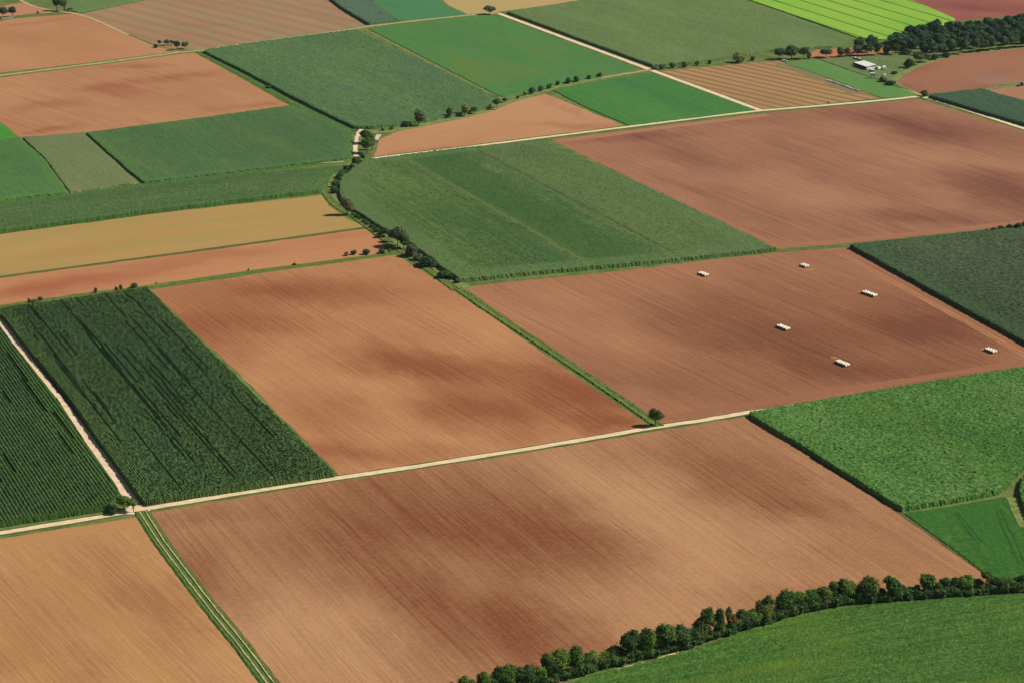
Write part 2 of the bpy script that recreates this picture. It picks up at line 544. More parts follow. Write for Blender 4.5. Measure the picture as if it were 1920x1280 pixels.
sheet("ploughed_field", [(1676, 150), (1690, 138), (1730, 119), (1800, 101), (1925, 90), (2060, 84), (2060, 136), (1925, 152), (1850, 164), (1725, 178)], Z1,
      soil_mat("soil_curved", (170, 120, 90), (144, 92, 72), ((1680, 165), (1920, 110)), [(1690, 160, 1730, 174, 9, .5), (1690, 140, 1760, 118, 8, .4)], broad=.4))
sheet("ploughed_field", [(1845, 171), (1925, 157), (2060, 140), (2060, 240), (1925, 188)], Z1, soil_mat("soil_dusty", (182, 134, 100), (156, 108, 82), ((1850, 175), (1920, 160)), broad=.4))
sheet("ploughed_field", [(1670, -14), (1960, -22), (2060, -26), (2060, 20), (1925, 27), (1792, 40), (1740, 15)], Z1,
      soil_mat("soil_far_right", (166, 104, 88), (130, 72, 66), ((1700, 0), (1900, 30)), [(1770, 10, 1900, 20, 26, .6)], broad=.5))
sheet("ploughed_field", [(1512, 107), (1530, 94), (1600, 90), (1676, 89), (1672, 97), (1560, 108)], Z1, soil_mat("soil_behind_trees", (198, 128, 92), (176, 108, 78), ((1500, 100), (1690, 95)), broad=.4))
# stubble
sheet("stubble_field", [(-60, 449), (0, 440), (300, 400), (604, 366), (616, 386), (650, 410), (684, 425), (420, 462), (0, 518), (-60, 527)], Z1,
      soil_mat("stubble_yellow", (184, 152, 94), (178, 136, 80), ((0, 480), (640, 395)), [(70, 478, 170, 468, 9, .5), (180, 462, 340, 432, 10, .3)], broad=.6, streak=.7, tint=((166, 148, 84), .7)))
sheet("stubble_field", [(815, -14), (1120, -14), (1085, 4), (962, 20), (940, 23), (900, 26), (876, 27), (840, 10)], Z1,
      soil_mat("stubble_far", (190, 168, 108), (192, 150, 106), ((840, 5), (930, -5)), broad=.6, tint=((170, 166, 100), .6)))
sheet("stubble_field", [(1232, 135), (1300, 128), (1400, 119), (1462, 115), (1560, 150), (1650, 184), (1560, 194), (1432, 205), (1330, 170)], Z1,
      soil_mat("stubble_striped", (184, 150, 100), (150, 112, 74), ((1300, 132), (1560, 192)), [(1500, 135, 1640, 180, 6, .6)], broad=.4, stripe=(9.0, (142, 108, 74), .8)))
ribbon("weedy_strip", [(1462, 121), (1500, 133), (1560, 156), (1606, 176)], 9, Z2 - .02, plain_mat("weeds", (112, 124, 82), (146, 118, 84), .25), jit=1.4)

# headlands worked along the field edge
HZ = [Z1 + .006]


def headland(px, width, off, light, dark):
    HZ[0] += .0025
    z = HZ[0]
    ribbon("headland", px, width, z, soil_mat("soil_headland", light, dark, (px[0], px[-1]), broad=.3, streak=.5, line=.2), off=off, jit=.5)


headland([(-120, 1019), (0, 1001), (204, 968), (256, 960)], 7.5, -8, (196, 146, 96), (176, 126, 82))
headland([(1244, 796), (1404, 771), (1660, 731), (1935, 688)], 5, 6.5, (164, 112, 82), (146, 98, 70))
headland([(1036, 264), (1250, 366), (1462, 468)], 3.6, 1.8, (176, 120, 88), (158, 104, 76))
headland([(1466, 467), (1592, 458), (1840, 432), (2000, 414)], 6, 5.5, (172, 122, 90), (156, 106, 80))
headland([(1588, 466), (1720, 538), (1920, 644), (2000, 690)], 9, -4, (170, 118, 84), (144, 96, 70))
headland([(1036, 260), (1250, 233), (1428, 211)], 7, -7, (186, 130, 98), (160, 106, 80))

# ------------------------------------------------------------------ crops
G1 = crop_mat("maize_dark", grain=3.0, base=(63, 87, 47), light=(94, 120, 64), dark=(44, 66, 38), row=AF2, head=((80, 104, 54), .5), patch=((62, 92, 56), .4), rowamt=.45, mott=.25, clump=.9)
crop("maize_field", [(9, 604), (40, 645), (128, 750), (178, 824), (268, 948), (450, 922), (628, 894, ), (450, 709, 1), (276, 537, 1), (140, 556, 1), (-10, 577, 1), (-40, 560)], 2.3, G1,
     "dense dark green maize standing between the pale track and the brown field", "crop", AF2, du=.7, dv=.42, jit=.20, ridge=.11, pit=.16, gapdepth=.27, gaps=48, gaplen=(10, 110), headw=6)
G1b = crop_mat("maize_left", grain=2.2, base=(58, 86, 44), light=(98, 126, 66), dark=(36, 60, 36), row=A0, head=((74, 102, 46), .5), rowamt=.3, mott=.2, clump=.9)
crop("maize_field", [(-90, 488, 1), (-28, 570, 1), (22, 640, 1), (112, 752, 1), (160, 826, 1), (222, 914, 1), (222, 940), (205, 957), (0, 989), (-140, 1012), (-160, 700)], 2.3, G1b,
     "dark green maize in fine rows at the left edge, left of the pale track", "crop", A0, du=.7, dv=.62, jit=.10, ridge=.20, pit=.06, gapdepth=.40, rag=.25, wob=0, gaps=50, gaplen=(6, 55), headw=6)
G2 = crop_mat("maize_centre", grain=2.6, base=(84, 109, 56), light=(112, 136, 78), dark=(58, 86, 42), row=AS5, bands=[((993, 366), (993, 432), (66, 101, 49), .75), ((1010, 360), (1190, 318), (104, 120, 72), .6), ((760, 395), (772, 404), (108, 124, 62), .6), ((993, 434), (993, 441), (110, 126, 70), .55), ((1060, 372), (1060, 377), (66, 84, 46), .6)], clump=.8, head=((96, 122, 72), .75), patch=((60, 98, 56), .6), rowamt=.7, mott=.45)
crop("maize_field", [(862, 531), (824, 504), (792, 479), (763, 456), (706, 427), (666, 401), (645, 386), (636, 368), (636, 346), (641, 338), (651, 330), (682, 303), (704, 296, 1), (850, 277.5, 1), (1018, 260.5, 1),
      (1240, 360, 1), (1456, 464, 1), (1458, 472), (1250, 494), (1000, 517)], 2.1, G2,
     "large mid green maize field with curved left edge in the middle of the picture", "crop", AS5, du=1.0, dv=.8, jit=.11, ridge=.07, headw=13)
G3 = crop_mat("maize_right", grain=3.2, base=(68, 84, 54), light=(96, 110, 76), dark=(46, 62, 44), row=AC2, clump=.6, mott=.3, rowamt=.15, head=((66, 98, 58), .4))
crop("maize_field", [(1594, 466), (1750, 553), (1920, 648), (2080, 735), (2080, 405, 1), (1920, 425, 1), (1840, 431, 1), (1700, 446, 1), (1592, 457, 1)], 2.1, G3,
     "dark bluish green maize with a shadowed left edge near the right border", "crop", AC2, du=1.0, dv=.75, jit=.18, headw=8)
G4 = crop_mat("tall_green", grain=2.8, base=(78, 120, 52), light=(122, 156, 88), dark=(42, 82, 28), row=A3, clump=.85, mott=.2, rowamt=.05, patch=((90, 128, 46), .3))
crop("sunflower_field", [(1408, 785), (1540, 866), (1690, 960), (1780, 945), (1872, 928), (1896, 908), (1906, 896), (1930, 870), (2080, 840), (2080, 655, 1), (1930, 683, 1), (1660, 726, 1), (1404, 770, 1)], 2.0, G4,
     "bright green tall leafy crop with a grainy top at the right edge", "crop", A3, du=.62, dv=.62, jit=.18, pit=.20)
crop("sunflower_field", [(1914, 905), (1909, 925), (1915, 950), (1930, 985), (2080, 1010), (2080, 850), (1940, 880)], 2.2, G4,
     "small corner of tall bright green crop beside the meadow at the right border", "crop", A3, du=.62, dv=.62, jit=.18, pit=.20)
G5 = crop_mat("maize_strip", grain=2.2, base=(74, 101, 54), light=(98, 120, 70), dark=(60, 84, 54), row=BY, clump=.7, mott=.3, rowamt=.5, head=((74, 112, 56), .5))
crop("maize_field", [(-60, 448), (0, 439), (300, 399), (604, 363), (612, 345), (622, 330), (648, 308, 1), (400, 330, 1), (260, 347, 1), (0, 380, 1), (-60, 388, 1)], 2.3, G5,
     "long narrow strip of greyish green maize above the yellow stubble field", "crop", BY, du=1.1, dv=.8, jit=.13, ridge=.06, headw=5)
G6 = crop_mat("beet_left", grain=2.2, base=(74, 107, 62), light=(96, 122, 74), dark=(58, 92, 54), row=AS7, mott=.55, rowamt=.4, patch=((98, 120, 62), .4), head=((82, 126, 62), .4))
crop("beet_field", [(162, 252), (400, 221), (547, 200), (600, 222), (662, 251), (660, 299), (450, 324), (268, 345), (215, 300)], 1.3, G6,
     "mid green low crop left of the tree clump by the path", "crop", AS7, du=1.3, dv=1.0, jit=.16, headw=6)
G7 = crop_mat("olive_crop", (110, 124, 80), (128, 136, 94), (92, 110, 68), ((60, 258), (240, 350)), mott=.4, rowamt=.6)
crop("grain_field", [(42, 260), (156, 252), (212, 301), (258, 345), (132, 364), (84, 300)], 1.1, G7,
     "pale olive green strip between two greener fields on the left", "crop", ((60, 258), (240, 350)), du=1.3, dv=1.0, jit=.14)
G8 = crop_mat("green_left_edge", (76, 116, 62), (98, 132, 74), (58, 98, 58), ((60, 258), (240, 350)), mott=.5, rowamt=.3, head=((90, 130, 56), .4))
crop("beet_field", [(-60, 270), (0, 264), (38, 260), (84, 301), (130, 364), (60, 371), (-60, 386)], 1.2, G8,
     "green low crop at the left border beside the pale olive strip", "crop", ((60, 258), (240, 350)), du=1.3, dv=1.0, jit=.16, headw=6)
G9 = crop_mat("vivid_corner", (70, 140, 50), (90, 156, 64), (54, 120, 44), A9, mott=.3)
crop("clover_field", [(-60, 200), (0, 230), (33, 256), (0, 262), (-60, 268)], .3, G9, "small vivid green triangle of field at the left border", "crop", A9, du=1.5, dv=1.5, jit=.3)
G10 = crop_mat("maize_upper", grain=2.4, base=(86, 116, 64), light=(112, 134, 94), dark=(64, 98, 74), row=AS7, clump=.5, mott=.8, rowamt=.25, patch=((80, 110, 80), .7))
crop("maize_field", [(381, 100), (460, 139), (545, 184), (600, 212), (664, 243), (700, 243), (800, 230), (872, 216), (918, 203), (936, 186), (925, 178, 1), (800, 118, 1), (668, 54, 1), (480, 78, 1), (386, 92, 1)], 2.0, G10,
     "greyish green maize with a dark shadowed left edge in the upper picture", "crop", AS7, du=1.4, dv=1.0, jit=.16, headw=0)
G11 = crop_mat("beet_upper", (80, 128, 66), (94, 136, 70), (70, 118, 64), A6, grain=2.0, mott=.6, rowamt=.5, patch=((100, 126, 58), .75))
crop("beet_field", [(690, 55), (760, 45), (905, 29), (938, 32), (1080, 86), (1196, 130), (1160, 140), (1030, 163), (985, 174), (944, 182), (932, 180), (800, 112)], .5, G11,
     "bright bluish green field between the grey maize and the pink track", "crop", A6, du=1.4, dv=1.0, jit=.3)
G12 = crop_mat("beet_right", (72, 126, 58), (90, 136, 68), (60, 114, 52), A6, grain=2.0, mott=.6, rowamt=.5, patch=((58, 116, 62), .6))
crop("beet_field", [(1036, 170), (1130, 152), (1218, 138), (1330, 178), (1418, 207), (1300, 222), (1178, 236), (1100, 203)], .5, G12,
     "bright green field cornered by two pale tracks below the row of bushes", "crop", A6, du=1.4, dv=1.0, jit=.3)
G13 = crop_mat("maize_top_small", (82, 108, 84), (102, 122, 92), (66, 96, 78), A9, clump=.6, mott=.4)
crop("maize_field", [(600, -14), (640, 18), (690, 48), (744, 42), (710, 15), (675, -14)], 2.2, G13, "small dark green maize corner at the top beside the striped field", "crop", A9, du=1.5, dv=1.2, jit=.15)
G14 = crop_mat("green_top", (74, 128, 82), (86, 134, 84), (66, 118, 76), A9, grain=2.0, mott=.55)
crop("beet_field", [(676, -14), (712, 15), (748, 41), (820, 34), (874, 28), (836, 10), (806, -14)], .5, G14, "bright green field at the top beside the yellow stubble corner", "crop", A9, du=1.5, dv=1.2, jit=.3)
G15 = crop_mat("maize_top", (102, 124, 70), (118, 136, 84), (86, 114, 74), A6, clump=.6, mott=.5, rowamt=.6, patch=((108, 136, 82), .6))
crop("maize_field", [(950, 26), (1100, 82), (1224, 127), (1300, 121), (1400, 107), (1440, 100), (1560, 91), (1590, 80), (1606, 72, 1), (1390, -2, 1), (1360, -16, 1), (1100, -2, 1), (1050, 6, 1), (960, 19, 1)], 2.0, G15,
     "large pale green maize field at the top centre beside the pink track", "crop", A6, du=1.4, dv=1.1, jit=.13)
G16 = crop_mat("lime_crop", (140, 184, 62), (162, 196, 72), (120, 178, 60), ((1450, 10), (1650, 74)), mott=.2, rowamt=.5, patch=((122, 180, 64), .9), tram=(19.0, 1.5, (70, 110, 40), .85))
crop("mustard_field", [(1396, -2), (1500, 34), (1612, 74), (1690, 78), (1740, 60), (1792, 37), (1730, 10), (1660, -16), (1370, -16)], .8, G16,
     "lime green flowering field with dark wheel lines at the upper right", "crop", ((1450, 10), (1650, 74)), du=1.5, dv=1.2, jit=.2)
G17 = crop_mat("green_strip", (98, 140, 72), (122, 156, 96), (80, 126, 52), A6, mott=.3, rowamt=.5)
crop("grass_strip", [(1468, 118), (1530, 112), (1600, 136), (1728, 180), (1650, 184), (1560, 150)], .3, G17,
     "bright green strip of grass between the striped stubble and the white roofed shed", "grass", A6, du=1.4, dv=1.0, jit=.4)
G18 = crop_mat("rough_meadow", (104, 124, 72), (124, 140, 84), (84, 104, 66), A6, mott=.5, patch=((116, 132, 66), .5))
crop("meadow_grass", [(1534, 111), (1600, 107), (1712, 104), (1700, 124), (1680, 142), (1672, 152), (1690, 160), (1720, 176), (1600, 135)], .35, G18,
     "dull green rough grass around the white roofed shed", "grass", A6, du=1.3, dv=1.2, jit=.5)
G19 = crop_mat("dark_right", (66, 92, 64), (84, 108, 76), (50, 78, 58), ((1740, 182), (1920, 236)), mott=.6, rowamt=.2)
crop("maize_field", [(1740, 184), (1830, 211), (1925, 239), (2060, 280), (2060, 238, 1), (1925, 190, 1), (1842, 165, 1), (1745, 177, 1)], 2.2, G19,
     "dark green crop behind the bush at the track corner on the right", "crop", ((1740, 182), (1920, 236)), du=1.2, dv=1.0, jit=.16)
G20 = crop_mat("meadow_right", grain=2.2, base=(56, 102, 36), light=(78, 120, 48), dark=(42, 86, 32), row=((1790, 960), (1840, 1040)), clump=.5, mott=.5, rowamt=.5, patch=((54, 106, 40), .7))
crop("meadow_grass", [(1694, 962), (1790, 948), (1878, 932), (1898, 936), (1912, 962), (1930, 1000), (1990, 1040), (1990, 1100), (1856, 1082), (1770, 1018)], .35, G20,
     "smooth rich green meadow below the tall bright crop on the right", "grass", ((1790, 960), (1840, 1040)), du=1.0, dv=.8, jit=.5)
G21 = crop_mat("low_crop_front", grain=2.3, base=(68, 106, 40), light=(100, 132, 62), dark=(40, 74, 26), row=((1150, 1262), (1900, 1125)), clump=.75, mott=.35, rowamt=.5, patch=((98, 122, 40), .8))
crop("beet_field", [(1010, 1310), (1090, 1272), (1180, 1249), (1290, 1220), (1390, 1185), (1480, 1155), (1580, 1137), (1700, 1127), (1850, 1116), (1980, 1109), (2060, 1108), (2060, 1345), (940, 1345)], .4, G21,
     "bright green low crop in the lower right corner below the hedgerow", "crop", ((1150, 1262), (1900, 1125)), du=.6, dv=.55, jit=.55, wave=.1)
crop("maize_field", [(126, -14), (280, -14), (272, 0), (146, 24), (122, 21)], .8, G15, "dull green field corner at the top left behind the two dark trees", "crop", A9, du=1.6, dv=1.2, jit=.2)
print("crop verts", NV[0])

# ------------------------------------------------------------------ roads, tracks, verges
M_ROAD = plain_mat("pale_gravel", (244, 224, 184), (226, 200, 158), .35, k=.98, bump=.2)
M_ROADP = plain_mat("pinkish_gravel", (246, 220, 186), (226, 196, 162), .35, k=.98, bump=.2)
M_RUT = plain_mat("dusty_rut", (202, 184, 132), (168, 158, 104), .5, k=.95)
vg = NT("verge_grass")
v1 = vg.noise(vg.pos(), 0.35, 3, .6)
v2 = vg.noise(vg.pos(), 1.3, 2, .6)
vc = vg.mix(vg.ramp(v1, .35, .65), lin((84, 112, 44), KG), lin((112, 126, 64), KG))
vc = vg.mix(vg.ramp(v2, .5, .75, 0, .7), vc, lin((58, 84, 34), KG))
M_VERGE = vg.done(vc)
M_VGREEN = plain_mat("verge_lush", (66, 100, 36), (90, 118, 54), .4, k=KG, bump=.3)
M_VYEL = plain_mat("verge_dry", (138, 146, 80), (104, 124, 62), .3, k=KG, bump=.3)
M_TAN = plain_mat("tan_track", (206, 180, 134), (176, 158, 108), .3, k=.95)
M_EDGE = plain_mat("dark_verge", (112, 100, 58), (84, 92, 46), .5, k=KG)

R1 = [(-160, 1026), (0, 999), (204, 966), (264, 955), (450, 924), (632, 896), (800, 871), (960, 846), (1100, 823), (1231, 800), (1320, 787), (1402, 773), (1420, 771), (1660, 735), (1935, 692), (2080, 671)]
ribbon("road_verge", R1, 4.5, Z2, M_EDGE, jit=.35)
ribbon("farm_road", R1, 3.0, Z3, M_ROAD, jit=.2, wob=.012)
ribbon("road_crown", R1, .45, Z3 + .012, plain_mat("road_crown", (214, 194, 140), (238, 216, 168), .15), jit=.15, wob=.01)
R2 = [(-90, 480), (-24, 572), (0, 605), (27, 642), (100, 737), (153, 806), (205, 878), (256, 950)]
ribbon("road_verge", R2, 5.2, Z2, M_EDGE, jit=.3)
ribbon("farm_road", R2, 4.0, Z3 + .01, M_ROADP, jit=.12)
sheet("road_junction", [(205, 963), (232, 955), (252, 944), (266, 950), (280, 952), (284, 955), (272, 962), (268, 972), (262, 972), (255, 964)], Z3 + .02, M_ROADP, jit=.15)
R3 = [(264, 958), (300, 1015), (350, 1082), (400, 1147), (450, 1208), (505, 1282), (545, 1335)]
ribbon("track_verge", R3, 5.0, Z2, M_VGREEN, kind='stuff', label="lush green grass strip carrying the two pale wheel ruts", cat="grass", prof=[0, .35, .2, .08, .2, .08, .2, .4, 0], jit=.15, step=1.5)
for o_ in (-.9, .95):
    ribbon("wheel_rut", R3, .5, Z2 + .33, M_RUT, off=o_ + .35, jit=.10, step=3)
ribbon("ditch_edge", R3, .8, Z2 + .02, M_EDGE, off=2.5, jit=.2)
R4 = [(858, 541), (900, 571), (960, 611), (1020, 650), (1100, 704), (1170, 752), (1218, 786), (1236, 799)]
ribbon("track_verge", R4, 4.6, Z2, M_VERGE, kind='stuff', label="grassy field track running between two brown fields to the lone tree", cat="grass", prof=[0, .5, .35, .12, .28, .12, .35, .42, 0], jit=.15, step=1.2)
for o_ in (-.55, .85):
    ribbon("wheel_rut", R4, .5, Z2 + .24, M_VYEL, off=o_, jit=.14, step=2)
R4b = [(862, 544), (838, 526), (800, 498), (764, 474), (742, 460), (700, 428), (668, 404), (640, 390), (622, 372), (613, 356), (616, 340), (628, 324), (648, 309), (664, 300)]
ribbon("creek_bank", R4b, 10.5, Z2 - .015, M_VYEL, smooth=True, jit=.4, off=-1.2)
ribbon("track_verge", R4b, 4.4, Z2 + .01, M_VERGE, smooth=True, kind='stuff', label="grassy track curving along the bushes of the creek", cat="grass", prof=[0, .5, .3, .1, .25, .1, .3, .4, 0], jit=.15, step=1.2, off=1.6)
for o_ in (1.1, 2.4):
    ribbon("wheel_rut", R4b, .55, Z2 + .3, M_VYEL, off=o_, jit=.12, smooth=True, step=2)
ribbon("creek_path", [(668, 294), (666, 280), (668, 264), (671, 250), (678, 243)], 2.4, Z3 + .02, M_ROADP, smooth=True, jit=.3)
ribbon("grass_track", [(560, 306), (622, 305), (660, 302), (702, 297)], 2.0, Z3, M_TAN, jit=.2)
R5 = [(700, 297), (860, 278), (1020, 258), (1180, 238), (1330, 219), (1425, 208)]
ribbon("road_verge", R5, 7.5, Z2, M_VERGE, jit=.3)
ribbon("farm_road", R5, 3.2, Z3, M_ROAD, jit=.15)
R5b = [(1425, 208), (1560, 197), (1680, 186), (1722, 181), (1734, 182), (1790, 199), (1860, 222), (1925, 243), (2060, 288)]
ribbon("road_verge", R5b, 7.0, Z2, M_VERGE, jit=.3, smooth=True)
ribbon("farm_road", R5b, 3.6, Z3 + .01, M_ROAD, jit=.15, smooth=True)
R6 = [(936, 26), (1000, 50), (1100, 87), (1216, 130), (1330, 172), (1425, 207)]
ribbon("road_verge", R6, 7.0, Z2 + .005, M_VERGE, jit=.3)
ribbon("farm_road", R6, 4.0, Z3 + .02, M_ROADP, jit=.15)
R7 = [(-80, 152), (0, 142), (200, 117), (342, 98), (378, 95), (480, 79), (655, 56), (690, 50), (800, 37), (900, 27), (940, 25)]
ribbon("road_verge", R7, 7.0, Z2, M_VYEL, jit=.3)
ribbon("grass_track", R7, 3.2, Z3, M_TAN, jit=.25)
ribbon("road_verge", [(938, 24), (1000, 16), (1092, 3), (1150, -8)], 6, Z2, M_VERGE, jit=.3)
ribbon("grass_track", [(30, -6), (45, 6), (75, 16), (112, 22), (145, 26), (180, 38), (240, 66)], 3.0, Z3, M_TAN, jit=.3, smooth=True)
ribbon("road_verge", [(-60, 42), (0, 35), (70, 27), (140, 25), (190, 14), (275, -2)], 8, Z2, M_VERGE, jit=.4)
ribbon("track_verge", [(378, 98), (460, 142), (545, 190), (610, 220), (666, 246)], 7, Z2, M_VGREEN, kind='stuff', label="light green grass strip beside the shadowed maize edge", cat="grass", off=-1.5, jit=.4, prof=[0, .3, .3, 0])
ribbon("field_margin", [(688, 54), (800, 112), (936, 182)], 5, Z2, M_VYEL, jit=.35)
ribbon("field_margin", [(920, 206), (960, 190), (1000, 177), (1050, 162), (1130, 147), (1215, 132)], 5.5, Z2, M_VYEL, jit=.4)
ribbon("grass_track", [(1128, 146), (1170, 139), (1214, 132)], 2.4, Z3, M_TAN, jit=.3)
ribbon("field_margin", [(690, 249), (740, 245), (800, 233), (870, 219), (922, 205)], 7, Z2, M_VYEL, jit=.5)
ribbon("field_margin", [(270, 541), (500, 507), (740, 474)], 4, Z2, M_VERGE, jit=.4)
ribbon("field_margin", [(-60, 583), (0, 574), (140, 554), (275, 538)], 3, Z2, M_VERGE, jit=.4)
ribbon("field_margin", [(-60, 526), (0, 519), (420, 463), (688, 427)], 2.0, Z2, M_EDGE, jit=.3)
ribbon("field_margin", [(1458, 470), (1590, 460), (1700, 449), (1840, 434), (2060, 410)], 4.5, Z2, M_VERGE, jit=.4)
ribbon("field_margin", [(-60, 388), (0, 379), (130, 363), (260, 345), (450, 325), (640, 303)], 4.5, Z2, M_VGREEN, jit=.4)
ribbon("field_margin", [(1404, 776), (1540, 866), (1692, 964), (1856, 1082)], 1.6, Z2, M_EDGE, jit=.3)
ribbon("field_margin", [(1674, 154), (1688, 140), (1730, 120), (1800, 101), (1925, 89), (2060, 83)], 4.5, Z2 + .01, M_VYEL, jit=.4)
ribbon("field_margin", [(1674, 153), (1690, 163), (1726, 180)], 4, Z2 + .01, M_TAN, jit=.4)
ribbon("field_margin", [(1846, 168), (1890, 162), (1925, 156), (2060, 138)], 5, Z2 + .01, M_VYEL, jit=.4)
ribbon("field_margin", [(1896, 934), (1908, 960), (1925, 990)], 4, Z2 + .4, M_VYEL, jit=.4)
for o_ in (-1.0, 1.0):
    ribbon("tyre_track", [(1585, 474), (1700, 535), (1800, 590), (1920, 657), (2000, 700)], .55, Z1 + .02, plain_mat("tyre_pale", (196, 144, 96), (176, 126, 84), .4), off=o_ - 3, jit=.15, wob=.03)
M_MTRK = plain_mat("pressed_grass", (44, 84, 34), (54, 96, 36), .3, k=KG)
for q_ in ([(1790, 963), (1812, 990), (1836, 1022)], [(1795, 961), (1818, 988), (1842, 1018)], [(1868, 960), (1880, 990), (1896, 1022), (1912, 1062)], [(1876, 955), (1889, 985), (1906, 1018), (1922, 1058)]):
    ribbon("meadow_track", q_, .6, .42, M_MTRK, jit=.12, smooth=True)
M_SAND = plain_mat("sandy_path", (236, 208, 164), (206, 170, 126), .4)
ribbon("sandy_path", [(1158, 1254), (1200, 1244), (1250, 1231), (1288, 1218)], 1.3, Z3, M_SAND, jit=.35)
ribbon("sandy_path", [(1783, 1123), (1820, 1120), (1850, 1116)], 1.1, Z3, M_SAND, jit=.3)

ribbon("field_margin", [(1040, 1290), (1100, 1272), (1180, 1252), (1290, 1218), (1390, 1184), (1480, 1154), (1580, 1136), (1700, 1126), (1850, 1115), (1980, 1104)], 1.2, Z2, plain_mat("dry_margin", (132, 116, 74), (100, 104, 54), .4), jit=.4)
ribbon("fleece_row", [(1551, 151), (1580, 161), (1612, 172)], 1.6, Z2 + .45, plain_mat("fleece", (226, 216, 206), (206, 194, 180), .5), jit=.2, prof=[0, .35, .35, 0], kind='thing', label="long pale fleece tunnel beside the bright green strip", cat="crop cover")

# ------------------------------------------------------------------ trees and bushes


def leaf_mat(name, base, light, dark):
    s = NT(name, rough=.75, spec=.15)
    oi = s.n("ShaderNodeObjectInfo").outputs["Random"]
    t = s.attr("tint")
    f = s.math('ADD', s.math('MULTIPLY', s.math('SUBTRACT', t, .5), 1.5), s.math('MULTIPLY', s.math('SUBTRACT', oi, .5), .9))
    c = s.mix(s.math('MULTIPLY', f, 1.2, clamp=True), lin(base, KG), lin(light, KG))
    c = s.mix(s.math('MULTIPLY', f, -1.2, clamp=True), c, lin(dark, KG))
    s.set(s.b.inputs["Base Color"], c)
    tr = s.n("ShaderNodeBsdfTranslucent")
    s.set(tr.inputs[0], c)
    mx = s.n("ShaderNodeMixShader")
    mx.inputs[0].default_value = .22
    s.t.links.new(s.b.outputs[0], mx.inputs[1])
    s.t.links.new(tr.outputs[0], mx.inputs[2])
    s.t.links.new(mx.outputs[0], s.t.nodes["Material Output"].inputs[0])
    return s.m


LEAF = {
    'green': leaf_mat("leaf_green", (88, 122, 48), (134, 158, 62), (60, 92, 44)),
    'dark': leaf_mat("leaf_dark", (70, 98, 50), (100, 126, 60), (50, 74, 46)),
    'wood': leaf_mat("leaf_wood", (74, 102, 66), (106, 130, 80), (54, 78, 58)),
    'grey': leaf_mat("leaf_grey", (104, 116, 82), (132, 138, 100), (76, 90, 68)),
    'olive': leaf_mat("leaf_olive", (122, 134, 66), (152, 156, 84), (92, 108, 58)),
    'rust': leaf_mat("leaf_rust", (150, 108, 70), (176, 128, 84), (110, 82, 54)),
}
M_BARK = plain_mat("bark", (96, 80, 66), (66, 54, 44), 6.0, ob=True)


def ico(n=1):
    import bmesh
    bm = bmesh.new()
    bmesh.ops.create_icosphere(bm, subdivisions=n, radius=1.0)
    V = np.array([v.co[:] for v in bm.verts])
    Fc = np.array([[v.index for v in f.verts] for f in bm.faces])
    bm.free()
    return V, Fc


ICO_V, ICO_F = ico(2)


